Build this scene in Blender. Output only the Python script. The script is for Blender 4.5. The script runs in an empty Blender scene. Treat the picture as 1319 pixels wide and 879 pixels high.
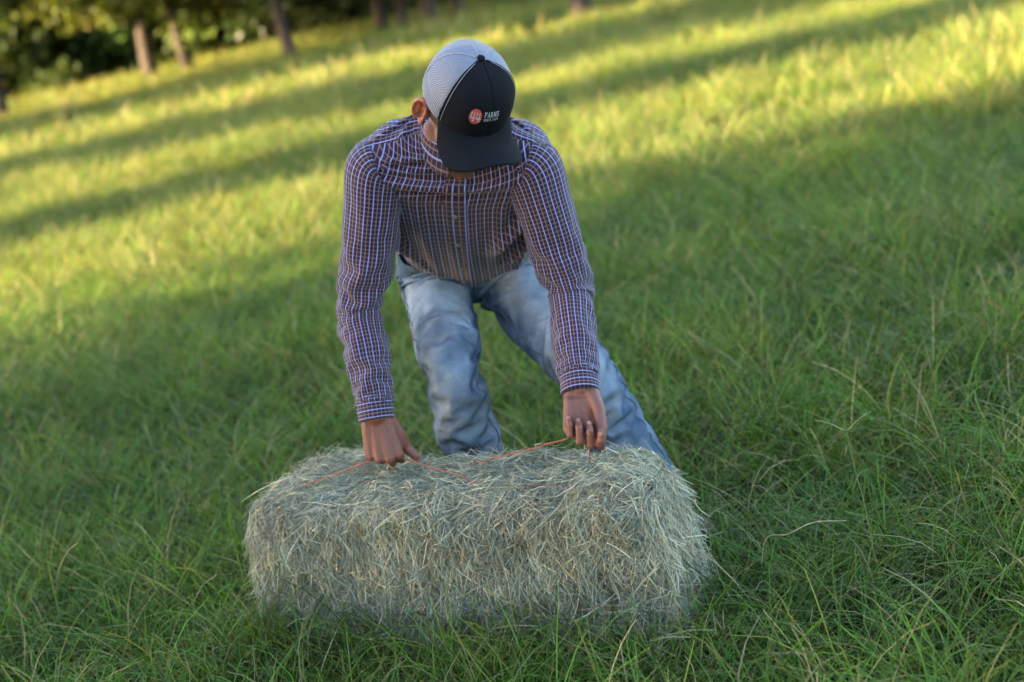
import bpy, bmesh, math, random
import numpy as np
from mathutils import Vector, Matrix

random.seed(7)
rng = np.random.default_rng(7)
scn = bpy.context.scene
col = scn.collection
rad = math.radians

# ------------------------------------------------------------------ camera
PITCH, ROLL, CAMH = 15.7, 12.0, 1.5
p_, r_ = rad(PITCH), rad(ROLL)
Fv = np.array([0, math.cos(p_), -math.sin(p_)])
R0 = np.array([1.0, 0, 0]); U0 = np.cross(R0, Fv)
Uv = math.cos(r_) * U0 + math.sin(r_) * R0
Rv = math.cos(r_) * R0 - math.sin(r_) * U0
cam = bpy.data.cameras.new('camera')
cam.sensor_width = 36; cam.lens = 50.0
cam.clip_start = 0.05; cam.clip_end = 2000
cam.dof.use_dof = True; cam.dof.focus_distance = 2.98; cam.dof.aperture_fstop = 2.1
camo = bpy.data.objects.new('camera', cam); col.objects.link(camo)
m = Matrix.Identity(4)
for i in range(3):
    m[i][0] = Rv[i]; m[i][1] = Uv[i]; m[i][2] = -Fv[i]
m[2][3] = CAMH
camo.matrix_world = m
scn.camera = camo

# ------------------------------------------------------------------ sky, sun, exposure
SUN_AZ = 191.0      # direction towards the sun in the xy plane, degrees from +x
SUN_EL = 15.0
world = bpy.data.worlds.new('World'); scn.world = world; world.use_nodes = True
wn = world.node_tree.nodes; wl = world.node_tree.links
sky = wn.new('ShaderNodeTexSky'); sky.sky_type = 'NISHITA'; sky.sun_disc = False
sky.sun_elevation = rad(SUN_EL); sky.sun_rotation = rad(90 - SUN_AZ)
sky.air_density = 1.0; sky.dust_density = 1.5
wn['Background'].inputs[1].default_value = 0.10
wl.new(sky.outputs[0], wn['Background'].inputs[0])
sun = bpy.data.lights.new('sun', 'SUN'); sun.energy = 4.7; sun.angle = rad(0.5); sun.color = (1.0, 0.77, 0.43)
suno = bpy.data.objects.new('sun', sun); col.objects.link(suno)
sd = Vector((math.cos(rad(SUN_AZ)) * math.cos(rad(SUN_EL)), math.sin(rad(SUN_AZ)) * math.cos(rad(SUN_EL)), math.sin(rad(SUN_EL))))
suno.rotation_euler = sd.to_track_quat('Z', 'Y').to_euler()
suno.location = sd * 60
scn.view_settings.view_transform = 'Standard'; scn.view_settings.look = 'None'
scn.view_settings.exposure = 3.7; scn.view_settings.gamma = 1.0
scn.view_settings.use_curve_mapping = False
cy = scn.cycles
cy.use_denoising = True; cy.max_bounces = 5; cy.diffuse_bounces = 2; cy.glossy_bounces = 2; cy.transmission_bounces = 3; cy.transparent_max_bounces = 8
cy.caustics_reflective = False; cy.caustics_refractive = False

# ------------------------------------------------------------------ helpers
A = lambda *a: np.array(a, dtype=float)
def nrm(v):
    v = np.asarray(v, float); return v / (np.linalg.norm(v, axis=-1, keepdims=True) + 1e-12)

def tag(o, label=None, cat=None, group=None, kind=None):
    if label: o['label'] = label
    if cat: o['category'] = cat
    if group: o['group'] = group
    if kind: o['kind'] = kind
    return o

def mesh(name, V, F, mat=None, parent=None, uv=None, colr=None, smooth=True, data_only=False):
    """F: array (n,k) or list of polygons; uv per loop (n*k,2); colr per vertex rgb"""
    me = bpy.data.meshes.new(name)
    V = np.asarray(V, dtype=np.float32)
    if isinstance(F, np.ndarray):
        n, k = F.shape
        me.vertices.add(len(V)); me.vertices.foreach_set('co', V.ravel())
        me.loops.add(n * k); me.loops.foreach_set('vertex_index', F.astype(np.int32).ravel())
        me.polygons.add(n)
        me.polygons.foreach_set('loop_start', np.arange(0, n * k, k, dtype=np.int32))
        me.polygons.foreach_set('loop_total', np.full(n, k, dtype=np.int32))
        me.update(calc_edges=True)
    else:
        me.from_pydata([tuple(map(float, v)) for v in V], [], [tuple(int(i) for i in f) for f in F])
    if uv is not None:
        l = me.uv_layers.new(name='UVMap'); l.data.foreach_set('uv', np.asarray(uv, dtype=np.float32).ravel())
    if colr is not None:
        c = np.ones((len(V), 4), dtype=np.float32); c[:, :np.asarray(colr).shape[1]] = colr
        at = me.color_attributes.new('tint', 'FLOAT_COLOR', 'POINT'); at.data.foreach_set('color', c.ravel())
    me.polygons.foreach_set('use_smooth', np.full(len(me.polygons), smooth))
    if mat: me.materials.append(mat)
    if data_only: return me
    return link(name, me, parent)

def link(name, me, parent=None):
    o = bpy.data.objects.new(name, me); col.objects.link(o)
    if parent is not None: o.parent = parent
    return o

def empty(name, loc, rz=0):
    o = bpy.data.objects.new(name, None); col.objects.link(o); o.location = loc; o.rotation_euler = (0, 0, rz)
    o.empty_display_size = 0.1
    return o

def world_child(o, parent):
    """parent keeps its place; the child's mesh was made in world coordinates"""
    o.parent = parent
    if parent.type == 'EMPTY': o.matrix_parent_inverse = Matrix.Translation(-Vector(parent.location))
    return o

def gridfaces(nv, nu, wrap=True):
    """faces of a (nv, nu) grid, u wraps if asked"""
    j, i = np.meshgrid(np.arange(nv - 1), np.arange(nu if wrap else nu - 1), indexing='ij')
    i2 = (i + 1) % nu
    return np.stack([j * nu + i, j * nu + i2, (j + 1) * nu + i2, (j + 1) * nu + i], -1).reshape(-1, 4)

def catmull(P, n):
    P = np.asarray(P, float); k = len(P)
    Q = np.vstack([2 * P[0] - P[1], P, 2 * P[-1] - P[-2]])
    t = np.linspace(0, k - 1, n); i = np.minimum(t.astype(int), k - 2); f = (t - i).reshape((-1,) + (1,) * (P.ndim - 1))
    a, b, c, d = Q[i], Q[i + 1], Q[i + 2], Q[i + 3]
    return 0.5 * (2 * b + (c - a) * f + (2 * a - 5 * b + 4 * c - d) * f**2 + (3 * b - a - 3 * c + d) * f**3)

def frames(C, x0):
    """parallel frames along curve C starting from lateral axis x0"""
    T = nrm(np.gradient(C, axis=0)); X = np.zeros_like(C); x = np.asarray(x0, float)
    for k in range(len(C)):
        x = nrm(x - T[k] * (x @ T[k])); X[k] = x
    return T, X, np.cross(T, X)

def tube(C, r, n=10, x0=(1, 0, 0.01), cap=True):
    C = np.asarray(C, float); r = np.broadcast_to(np.asarray(r, float), (len(C),))
    T, X, Y = frames(C, x0)
    th = np.linspace(0, 2 * np.pi, n, endpoint=False)
    V = C[:, None] + r[:, None, None] * (np.cos(th)[None, :, None] * X[:, None] + np.sin(th)[None, :, None] * Y[:, None])
    V = V.reshape(-1, 3); Fq = [tuple(f) for f in gridfaces(len(C), n)]
    if cap:
        k = len(V); V = np.vstack([V, C[0], C[-1]])
        Fq += [(k, (i + 1) % n, i) for i in range(n)]
        b = (len(C) - 1) * n
        Fq += [(k + 1, b + i, b + (i + 1) % n) for i in range(n)]
    return V, Fq

class Mb:
    """collects shapes into one mesh"""
    def __init__(s): s.V = []; s.F = []; s.n = 0
    def add(s, V, F):
        s.V.append(np.asarray(V, float)); s.F += [tuple(int(i) + s.n for i in f) for f in F]; s.n += len(V)
    def capsule(s, a, b, ra, rb, n=12):
        a, b = np.asarray(a, float), np.asarray(b, float)
        d = b - a; L = np.linalg.norm(d)
        if L < 1e-6: d = A(0, 0, 1); L = 1e-6
        d = d / L
        ps = []; rs = []
        for k in range(5):
            t = -math.pi / 2 + k * math.pi / 10; ps.append(a + d * ra * math.sin(t)); rs.append(max(ra * math.cos(t), ra * .02))
        for k in range(5):
            t = (k + 1) * math.pi / 10 if k < 4 else math.pi / 2
            if k == 0: ps += [a, b]; rs += [ra, rb]
            ps.append(b + d * rb * math.sin(t)); rs.append(max(rb * math.cos(t), rb * .02))
        x0 = A(1, 0.3, 0.1) if abs(d[0]) < .8 else A(0, 1, .2)
        V, F = tube(ps, rs, n, x0); s.add(V, F)
    def ellipsoid(s, c, ax, n=20, p=1.0):
        """ax: three axis vectors with lengths"""
        ph = np.linspace(-np.pi / 2 + .02, np.pi / 2 - .02, n); th = np.linspace(0, 2 * np.pi, 2 * n, endpoint=False)
        V = (np.asarray(c)[None, None] + np.cos(ph)[:, None, None] * (np.cos(th)[None, :, None] * ax[0] + np.sin(th)[None, :, None] * ax[1])
             + np.sin(ph)[:, None, None] * np.asarray(ax[2])).reshape(-1, 3)
        F = [tuple(f) for f in gridfaces(n, 2 * n)]
        F += [tuple(range(2 * n))[::-1], tuple((n - 1) * 2 * n + i for i in range(2 * n))]
        s.add(V, F)
    def box(s, c, ax):
        c = np.asarray(c); ax = [np.asarray(a) for a in ax]
        V = [c + i * ax[0] + j * ax[1] + k * ax[2] for i in (-1, 1) for j in (-1, 1) for k in (-1, 1)]
        s.add(V, [(0, 1, 3, 2), (4, 6, 7, 5), (0, 4, 5, 1), (2, 3, 7, 6), (0, 2, 6, 4), (1, 5, 7, 3)])
    def build(s, name, mat, parent=None, smooth=True):
        return mesh(name, np.vstack(s.V), s.F, mat, parent, smooth=smooth)

# cheap smooth value noise for shaping geometry
def vnoise(P, scale, seed=0):
    P = np.asarray(P) * scale + seed * 17.31
    i = np.floor(P).astype(np.int64); f = P - i; f = f * f * (3 - 2 * f)
    def h(x, y, z):
        n = (x * 374761393 + y * 668265263 + z * 2147483647 + seed * 974711) & 0x7fffffff
        n = ((n ^ (n >> 13)) * 1274126177) & 0x7fffffff
        return ((n ^ (n >> 16)) & 0xffff) / 32768.0 - 1
    out = 0
    for dx in (0, 1):
        for dy in (0, 1):
            for dz in (0, 1):
                w = (f[..., 0] if dx else 1 - f[..., 0]) * (f[..., 1] if dy else 1 - f[..., 1]) * (f[..., 2] if dz else 1 - f[..., 2])
                out = out + w * h(i[..., 0] + dx, i[..., 1] + dy, i[..., 2] + dz)
    return out

# ------------------------------------------------------------------ material helpers
class Mat:
    def __init__(s, name):
        s.m = bpy.data.materials.new(name); s.m.use_nodes = True
        s.t = s.m.node_tree; s.n = s.t.nodes; s.l = s.t.links
        s.bsdf = s.n['Principled BSDF']; s.out = s.n['Material Output']
    def node(s, typ, **kw):
        n = s.n.new(typ)
        for k, v in kw.items(): setattr(n, k, v)
        return n
    def link(s, a, b): s.l.new(a, b)
    def put(s, sock, v):
        if hasattr(v, 'links') or isinstance(v, bpy.types.NodeSocket): s.l.new(v, sock)
        else: sock.default_value = v if not (isinstance(v, tuple) and len(v) == 3 and sock.type == 'RGBA') else (*v, 1)
    def math(s, op, a, b=0.0, clamp=False):
        n = s.node('ShaderNodeMath', operation=op, use_clamp=clamp); s.put(n.inputs[0], a); s.put(n.inputs[1], b); return n.outputs[0]
    def mix(s, f, a, b, typ='MIX'):
        n = s.node('ShaderNodeMix', data_type='RGBA', blend_type=typ)
        s.put(n.inputs[0], f); s.put(n.inputs[6], a); s.put(n.inputs[7], b); return n.outputs[2]
    def noise(s, scale, detail=4, rough=.55, vec=None, dim='3D'):
        n = s.node('ShaderNodeTexNoise', noise_dimensions=dim); n.inputs['Scale'].default_value = scale
        n.inputs['Detail'].default_value = detail; n.inputs['Roughness'].default_value = rough
        if vec is not None: s.link(vec, n.inputs['Vector'])
        return n.outputs[0]
    def ramp(s, f, stops):
        n = s.node('ShaderNodeValToRGB'); e = n.color_ramp.elements
        while len(e) < len(stops): e.new(.5)
        for k, (p, c) in enumerate(stops): e[k].position = p; e[k].color = (*c, 1) if len(c) == 3 else c
        s.put(n.inputs[0], f); return n.outputs[0]
    def coord(s, which='Object'): return s.node('ShaderNodeTexCoord').outputs[which]
    def mapping(s, vec, scale):
        n = s.node('ShaderNodeMapping'); s.link(vec, n.inputs[0]); n.inputs['Scale'].default_value = scale; return n.outputs[0]
    def attr(s, name='tint'):
        return s.node('ShaderNodeAttribute', attribute_name=name).outputs['Color']
    def bump(s, h, strength=.3, dist=.002):
        n = s.node('ShaderNodeBump'); n.inputs['Strength'].default_value = strength; n.inputs['Distance'].default_value = dist
        s.put(n.inputs['Height'], h); s.link(n.outputs[0], s.bsdf.inputs['Normal']); return n
    def set(s, **kw):
        for k, v in kw.items(): s.put(s.bsdf.inputs[k.replace('_', ' ')], v)
        return s

def simple(name, c, rough=.6, **kw):
    M = Mat(name); M.set(Base_Color=c, Roughness=rough, **kw); return M.m

# leaf style: reflects and lets light through
def leafy(name, colour_socket_fn, trans=.45, rough=.45):
    M = Mat(name); c = colour_socket_fn(M)
    M.set(Base_Color=c, Roughness=rough); M.bsdf.inputs['Specular IOR Level'].default_value = .15
    tr = M.node('ShaderNodeBsdfTranslucent'); M.put(tr.inputs[0], M.mix(1.0, c, (1.15, 1.05, .55), 'MULTIPLY'))
    mx = M.node('ShaderNodeMixShader'); mx.inputs[0].default_value = trans
    M.link(M.bsdf.outputs[0], mx.inputs[1]); M.link(tr.outputs[0], mx.inputs[2]); M.link(mx.outputs[0], M.out.inputs[0])
    return M.m

MT = {}
MT['grass'] = leafy('grass_blade', lambda M: M.mix(1.0, M.attr(), M.ramp(M.node('ShaderNodeObjectInfo').outputs['Random'], [(0, (.75, .8, .75)), (.5, (1, 1, 1)), (1, (1.3, 1.2, 1.0))]), 'MULTIPLY'), .33, .5)
MT['leaf'] = leafy('tree_leaf', lambda M: M.attr(), .4)

M = Mat('soil_under_grass'); c = M.coord()
M.set(Base_Color=M.ramp(M.noise(1.3, 8, .65, c), [(.3, (.010, .012, .006)), (.55, (.022, .028, .010)), (.75, (.040, .040, .018))]), Roughness=1.0); M.bsdf.inputs['Specular IOR Level'].default_value = 0
M.bump(M.noise(30, 6, .7, c), .8, .03); MT['soil'] = M.m

M = Mat('bark'); c = M.mapping(M.coord(), (6, 6, 1.2))
M.set(Base_Color=M.ramp(M.noise(2.2, 6, .7, c), [(.3, (.016, .012, .010)), (.55, (.052, .034, .026)), (.75, (.10, .066, .05))]), Roughness=.95)
M.bump(M.noise(3, 6, .75, c), 1.0, .05); MT['bark'] = M.m

# ------------------------------------------------------------------ ground: one sheet to the horizon
def ground_z(x, y):
    P = np.stack([x, y, np.zeros_like(x)], -1)
    near = np.clip((np.hypot(x, y - 3.2) - 1.2) / 3, 0, 1)
    return near * (.05 * vnoise(P, .45, 3) + .10 * vnoise(P, .13, 5))
ax_ = np.concatenate([-np.geomspace(900, 14, 24), np.linspace(-12, 12, 61), np.geomspace(14, 900, 24)])
ay_ = np.concatenate([-np.geomspace(900, 8, 18), np.linspace(-6, 46, 121), np.geomspace(48, 900, 24)])
gx, gy = np.meshgrid(ax_, ay_)
gz = ground_z(gx, gy)
ground = mesh('ground', np.stack([gx, gy, gz], -1).reshape(-1, 3), gridfaces(len(ay_), len(ax_), False), MT['soil'])
tag(ground, 'dark soil of the pasture beneath the grass', 'ground', kind='structure')

# ------------------------------------------------------------------ trees
def leaf_cloud(centers, radii, per, size, seed, base, spread=.35):
    """leaf quads round cluster centres; one tint per cluster with jitter"""
    g = np.random.default_rng(seed); k = len(centers)
    N = k * per
    d = nrm(g.normal(size=(N, 3))) * (g.random((N, 1)) ** .45)
    C = np.repeat(centers, per, 0) + d * np.repeat(radii, per)[:, None] * A(1, 1, .7)
    a = nrm(g.normal(size=(N, 3))); b = nrm(np.cross(a, g.normal(size=(N, 3))))
    L = size * g.uniform(.6, 1.4, (N, 1))
    V = np.stack([C - a * L, C + b * L * .45, C + a * L, C - b * L * .45], 1).reshape(-1, 3)
    F = np.arange(4 * N).reshape(-1, 4)
    tint = np.repeat(g.uniform(1 - spread, 1 + spread, (k, 1)) * np.asarray(base) * g.uniform(.85, 1.15, (k, 3)), per, 0)
    tint = tint * g.uniform(.75, 1.25, (N, 1))
    return V, F, np.repeat(tint, 4, 0)

def tree_meshes(seed, h, cr, z0, r0, clusters=70, per=150, size=.10, lean=0., base=(.075, .10, .022), cl_r=.75, low=False, inner=.45):
    g = np.random.default_rng(seed)
    mb = Mb()
    bend = g.normal(size=2) * .05 * h + A(lean * h, 0)
    zz = np.linspace(-.25, h * .72, 9)
    C = np.stack([bend[0] * (np.clip(zz, 0, None) / h) ** 1.6 + .06 * np.sin(zz * 1.3 + seed), bend[1] * (np.clip(zz, 0, None) / h) ** 1.6, zz], 1)
    r = r0 * (1 - .75 * zz / h / .72 * .9) * (1 + .55 * np.exp(-np.clip(zz, 0, None) * 3.5)); r = np.clip(r, r0 * .12, None)
    mb.add(*tube(C, r, 12))
    tips = []
    for k in range(9):
        i = g.integers(3, 8); a = g.uniform(0, 2 * np.pi); L = cr * g.uniform(.55, .95)
        p0 = C[i]; d = A(math.cos(a), math.sin(a), g.uniform(.05, .55)); d = nrm(d)
        P = [p0, p0 + d * L * .35 + A(0, 0, .1), p0 + d * L * .7 + A(0, 0, .15 * L), p0 + d * L + g.normal(size=3) * .1]
        P = catmull(P, 7); mb.add(*tube(P, np.linspace(r[i] * .5, .015, 7), 7)); tips += [P[3], P[5], P[6]]
        for q in range(2):
            d2 = nrm(d + g.normal(size=3) * .6); e = P[3 + q] + d2 * L * .4
            mb.add(*tube(np.linspace(P[3 + q], e, 4), np.linspace(r[i] * .22, .01, 4), 6)); tips.append(e)
    tips = np.array(tips)
    d = nrm(g.normal(size=(clusters, 3))) * g.uniform(inner, 1.0, (clusters, 1)) ** (.6 if inner < .3 else 1)
    ctr = A(bend[0] * .5, bend[1] * .5, (h + z0) / 2)
    cc = ctr + d * A(cr, cr, (h - z0) / 2 * .95)
    if low:
        a = g.uniform(0, 2 * np.pi, clusters); rr_ = cr * g.uniform(.3, 1, clusters); cc = np.stack([rr_ * np.cos(a), rr_ * np.sin(a), g.uniform(.1, h * .9, clusters)], 1)
    cc = np.vstack([cc, tips[g.permutation(len(tips))[:clusters // 3]]])
    rr = g.uniform(.55, 1.25, len(cc)) * cl_r
    V, F, T = leaf_cloud(cc, rr, per, size, seed + 1, base)
    tm = mesh('trunk', np.vstack(mb.V), mb.F, MT['bark'], data_only=True)
    cm = mesh('crown', V, F, MT['leaf'], colr=T, smooth=False, data_only=True)
    return tm, cm

def gz1(x, y): return float(ground_z(np.array([x]), np.array([y]))[0])
def place_tree(data, name, x, y, rz, sc, label, cat='tree', group=None):
    t = empty(name, (x, y, gz1(x, y)), rz); t.scale = (sc, sc, sc); tag(t, label, cat, group)
    link('trunk', data[0], t); link('crown', data[1], t); return t

oak = [tree_meshes(11, 7.5, 3.6, .9, .17, 90), tree_meshes(12, 8.0, 3.2, 1.3, .15, 90), tree_meshes(13, 7.5, 4.0, .8, .19, 90, base=(.10, .12, .025))]
GA = 'trees along the far edge of the pasture'
for v, x, y, rz, sc, lab in [
    (1, -8.25, 26.6, .3, .95, 'tree with stout brown trunk at the left edge of the photo'),
    (2, -6.15, 30.2, 1.9, .85, 'tree with reddish sunlit trunk, second from the left edge'),
    (0, -5.45, 30.3, 4.0, .85, 'tree with grey trunk just right of the reddish sunlit trunk'),
    (1, -2.88, 26.7, 2.2, .80, 'tree with slim leaning trunk standing forward at the field edge'),
    (0, -1.20, 28.6, 5.1, .72, 'tree with pale trunk, left one of the pair above the cap'),
    (1, -.78, 28.6, .9, .70, 'tree with pale trunk, right one of the pair above the cap'),
    (2, -.19, 27.9, 3.4, .80, 'tree with thick grey trunk right of the pale pair'),
    (0, .33, 28.4, 1.2, .65, 'tree with thin trunk, last one before the tree line leaves the photo'),
    (1, 1.97, 20.9, 2.7, .95, 'lone tree whose dark trunk foot shows at the top edge'),
    ]:
    place_tree(oak[v], 'oak_tree', x, y, rz, sc, lab, group=GA)
# dark undergrowth and second row behind
shrub = [tree_meshes(31, 4.2, 2.2, .15, .06, 90, 170, .085, base=(.030, .048, .016), cl_r=.6, low=True), tree_meshes(32, 5.0, 1.9, .1, .06, 90, 170, .085, base=(.040, .062, .018), cl_r=.6, low=True)]
ordw = ['leftmost', 'second', 'third', 'fourth', 'fifth', 'sixth', 'seventh', 'eighth', 'ninth', 'tenth', 'eleventh', 'twelfth', 'thirteenth', 'rightmost']
for k, x in enumerate(np.linspace(-16.5, 2.8, 14)):
    place_tree(shrub[k % 2], 'evergreen_shrub', x, 35.5 + 1.0 * math.sin(k * 2.3), k * 1.7, 1.1 + .14 * math.sin(k * 5), '%s dark shrub%s in the thicket behind the tree trunks' % (ordw[k], '' if k in (0, 13) else ' from the left'), 'shrub', 'shrubs in the thicket behind the trees')
ordn = ['leftmost', 'second', 'third', 'fourth', 'fifth', 'sixth', 'seventh', 'eighth', 'rightmost']
for k, x in enumerate(np.linspace(-21, 7, 9)):
    place_tree(oak[(k * 2 + 1) % 3], 'oak_tree', x, 41 + 1.5 * math.cos(k * 1.9), k * 2.1, 1.15, '%s tree%s of the dim back row behind the thicket' % (ordn[k], '' if k in (0, 8) else ' from the left'), group='trees of the back row')
# trees on the sun side, left of the frame: the near ground lies in their shade
sdir = A(-math.cos(rad(SUN_AZ)), -math.sin(rad(SUN_AZ))); qdir = A(-sdir[1], sdir[0])
big = tree_meshes(41, 12.5, 4.6, .4, .28, 260, 170, .17, cl_r=1.15, inner=.05)
slim = tree_meshes(42, 10.5, 1.75, .4, .14, 130, 190, .13, cl_r=.65)
thin = tree_meshes(43, 10.0, .75, .4, .12, 100, 180, .11, cl_r=.45)
for data, q, L, sc, lab in [
    (big, 2.95, -17, 1.0, 'broad tree left of the frame whose shade covers the bale'),
    (big, -5.2, -16, 1.0, 'broad tree left of the frame, behind the photographer'),
    (big, -13., -14, 1.0, 'broad tree farthest behind the photographer'),
    (thin, 11.5, -14, 1.0, 'thinnest of the slender trees left of the frame'),
    (slim, 16.0, -17, 1.0, 'slender tree left of the frame, middle of the slender three'),
    (slim, 24.0, -22, 1.7, 'tallest of the slender trees left of the frame'),
    ]:
    p = q * qdir + L * sdir
    place_tree(data, 'shade_tree', p[0], p[1], q, sc, lab, group='shade trees left of the frame')

# ------------------------------------------------------------------ grass: blades in clumps, scattered over the pasture
def blades(n, spread, lmin, lmax, wmin, wmax, droop, seed, dry=.08, segs=5, yl=.15):
    g = np.random.default_rng(seed)
    base = g.normal(size=(n, 2)) * spread
    az = g.uniform(0, 2 * np.pi, n); L = g.uniform(lmin, lmax, n); w = g.uniform(wmin, wmax, n)
    lean = np.abs(g.normal(size=n)) * .30 + .05; cur = g.uniform(.3, 1.0, n) * droop
    t = np.linspace(0, 1, segs + 1)
    ang = lean[:, None] + cur[:, None] * t[None] ** 1.6            # angle from vertical along the blade
    dl = L[:, None] / segs
    h = np.cumsum(np.cos(ang) * dl, 1) - np.cos(ang[:, :1]) * dl; o = np.cumsum(np.sin(ang) * dl, 1) - np.sin(ang[:, :1]) * dl
    side = g.normal(size=n) * .25
    az2 = az[:, None] + side[:, None] * t[None] * 2
    P = np.stack([base[:, :1] + o * np.cos(az2), base[:, 1:] + o * np.sin(az2), h], -1)
    tw = az[:, None] + np.pi / 2 + g.normal(size=(n, 1)) * .7 + t[None] * g.normal(size=(n, 1)) * .8
    S = np.stack([np.cos(tw), np.sin(tw), 0 * tw], -1)
    wid = w[:, None] * np.clip(1.15 - t[None], .03, 1) ** .55 * (.6 + .4 * np.clip(t[None] * 6, 0, 1))
    V = np.stack([P - S * wid[..., None] / 2, P + S * wid[..., None] / 2], 2).reshape(n, -1, 3)
    k = 2 * (segs + 1)
    f = np.array([[2 * i, 2 * i + 1, 2 * i + 3, 2 * i + 2] for i in range(segs)])
    F = (np.arange(n)[:, None, None] * k + f[None]).reshape(-1, 4)
    green = A(.074, .148, .020) * g.uniform(.32, 1.5, (n, 1)) * g.uniform(.85, 1.12, (n, 3))
    yel = A(.17, .18, .035) * g.uniform(.7, 1.2, (n, 1)); straw = A(.30, .25, .13) * g.uniform(.6, 1.2, (n, 1))
    u = g.random((n, 1))
    c = np.where(u < dry, straw, np.where(u < dry + yl, yel, green))
    cc = np.repeat(c, k, 0).reshape(n, segs + 1, 2, 3)
    return V.reshape(-1, 3), F, cc.reshape(-1, 3)

def tile(name, size, specs, seed):
    """one square patch of grass: blades gathered in tufts, ragged over its edge"""
    g = np.random.default_rng(seed); Vs, Fs, Ts, k = [], [], [], 0
    for ntuft, args, kw in specs:
        for q in range(ntuft):
            V, F, T = blades(*args, seed=int(g.integers(1 << 30)), **kw)
            c = g.uniform(-size / 2, size / 2, 2); V = V * g.uniform(.75, 1.2); V[:, :2] += c
            Vs.append(V); Fs.append(F + k); Ts.append(T * g.uniform(.75, 1.25)); k += len(V)
    return mesh(name, np.vstack(Vs), np.vstack(Fs), MT['grass'], colr=np.vstack(Ts), data_only=True)

def tile_collection(name, size, specs, n, seed):
    c = bpy.data.collections.new(name)
    for k in range(n): c.objects.link(bpy.data.objects.new('grass_tile', tile('grass_tile', size, specs, seed + k)))
    return c
NEAR_T, MID_T, FAR_T = .30, .80, 2.0
near_c = tile_collection('near_tiles', NEAR_T, [(23, (17, .018, .08, .21, .0022, .0050, 1.4), {}),
                                              (14, (11, .018, .16, .31, .0020, .0042, 1.7), dict(dry=.07)),
                                              (14, (7, .04, .10, .26, .001, .002, 2.0), dict(dry=.55))], 8, 100)
mid_c = tile_collection('mid_tiles', MID_T, [(100, (18, .05, .10, .22, .003, .006, 1.1), dict(segs=3, dry=.05, yl=.30)),
                                             (45, (13, .06, .15, .30, .0028, .005, .9), dict(segs=3, dry=.28, yl=.35))], 5, 200)
far_c = tile_collection('far_tiles', FAR_T, [(110, (16, .10, .14, .30, .010, .020, 1.0), dict(segs=2, dry=.06, yl=.4)),
                                             (60, (14, .12, .2, .40, .008, .016, .8), dict(segs=2, dry=.32, yl=.4))], 4, 300)

def scatter(name, pts, coll, ncl, label, seed):
    g = np.random.default_rng(seed); n = len(pts)
    me = bpy.data.meshes.new(name); me.vertices.add(n); me.vertices.foreach_set('co', pts.astype(np.float32).ravel())
    patch = vnoise(pts * A(1, 1, 0), .8, 21) * .6 + vnoise(pts * A(1, 1, 0), 2.1, 22) * .35
    rot = np.stack([g.normal(size=n) * .03, g.normal(size=n) * .03, g.uniform(0, 6.283, n)], 1)
    sz = 1 + .42 * patch + g.normal(size=n) * .07
    scl = np.stack([1.12 + 0 * sz, 1.12 + 0 * sz, np.clip(sz, .5, 1.6)], 1)
    for nm, v in (('rot', rot), ('scl', scl)):
        at = me.attributes.new(nm, 'FLOAT_VECTOR', 'POINT'); at.data.foreach_set('vector', v.astype(np.float32).ravel())
    at = me.attributes.new('idx', 'INT', 'POINT'); at.data.foreach_set('value', g.integers(0, ncl, n).astype(np.int32))
    o = link(name, me)
    ng = bpy.data.node_groups.new(name, 'GeometryNodeTree')
    ng.interface.new_socket('Geometry', in_out='INPUT', socket_type='NodeSocketGeometry')
    ng.interface.new_socket('Geometry', in_out='OUTPUT', socket_type='NodeSocketGeometry')
    N = ng.nodes; K = ng.links
    gi = N.new('NodeGroupInput'); go = N.new('NodeGroupOutput'); ip = N.new('GeometryNodeInstanceOnPoints')
    ci = N.new('GeometryNodeCollectionInfo'); ci.inputs['Collection'].default_value = coll; ci.inputs['Separate Children'].default_value = True; ci.inputs['Reset Children'].default_value = True
    def na(nm, ty):
        a = N.new('GeometryNodeInputNamedAttribute'); a.data_type = ty; a.inputs['Name'].default_value = nm; return a.outputs['Attribute']
    K.new(gi.outputs[0], ip.inputs['Points']); K.new(ci.outputs[0], ip.inputs['Instance']); ip.inputs['Pick Instance'].default_value = True
    K.new(na('idx', 'INT'), ip.inputs['Instance Index'])
    er = N.new('FunctionNodeEulerToRotation'); K.new(na('rot', 'FLOAT_VECTOR'), er.inputs[0]); K.new(er.outputs[0], ip.inputs['Rotation'])
    K.new(na('scl', 'FLOAT_VECTOR'), ip.inputs['Scale']); K.new(ip.outputs[0], go.inputs[0])
    md = o.modifiers.new('scatter', 'NODES'); md.node_group = ng
    me.materials.append(MT['grass'])
    return tag(o, label, 'grass', kind='stuff')

BALE_FL = A(-.740, 3.119); BALE_L, BALE_D, BALE_H = 1.05, .32, .37
E1 = A(.896, -.443); E2 = A(.443, .896)
def field(y0, y1, size, margin, seed):
    g = np.random.default_rng(seed); W = .46 * y1 + margin
    x, y = np.meshgrid(np.arange(-W, W, size), np.arange(y0 + size / 2, y1, size)); x = x.ravel(); y = y.ravel()
    x = x + g.normal(size=len(x)) * size * .12; y = y + g.normal(size=len(x)) * size * .12
    k = np.abs(x) < .46 * y + margin; x, y = x[k], y[k]
    return np.stack([x, y, ground_z(x, y) - .012], 1)
scatter('pasture_grass', field(1.2, 7.6, NEAR_T, 1.0, 1), near_c, 8, 'long green pasture grass around the bale', 51)
scatter('pasture_grass', field(7.4, 18, MID_T, 2.0, 2), mid_c, 5, 'sunlit and shaded pasture grass in the middle distance', 52)
scatter('pasture_grass', field(17.5, 45, FAR_T, 3.0, 3), far_c, 4, 'pale pasture grass stretching to the trees', 53)
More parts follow.
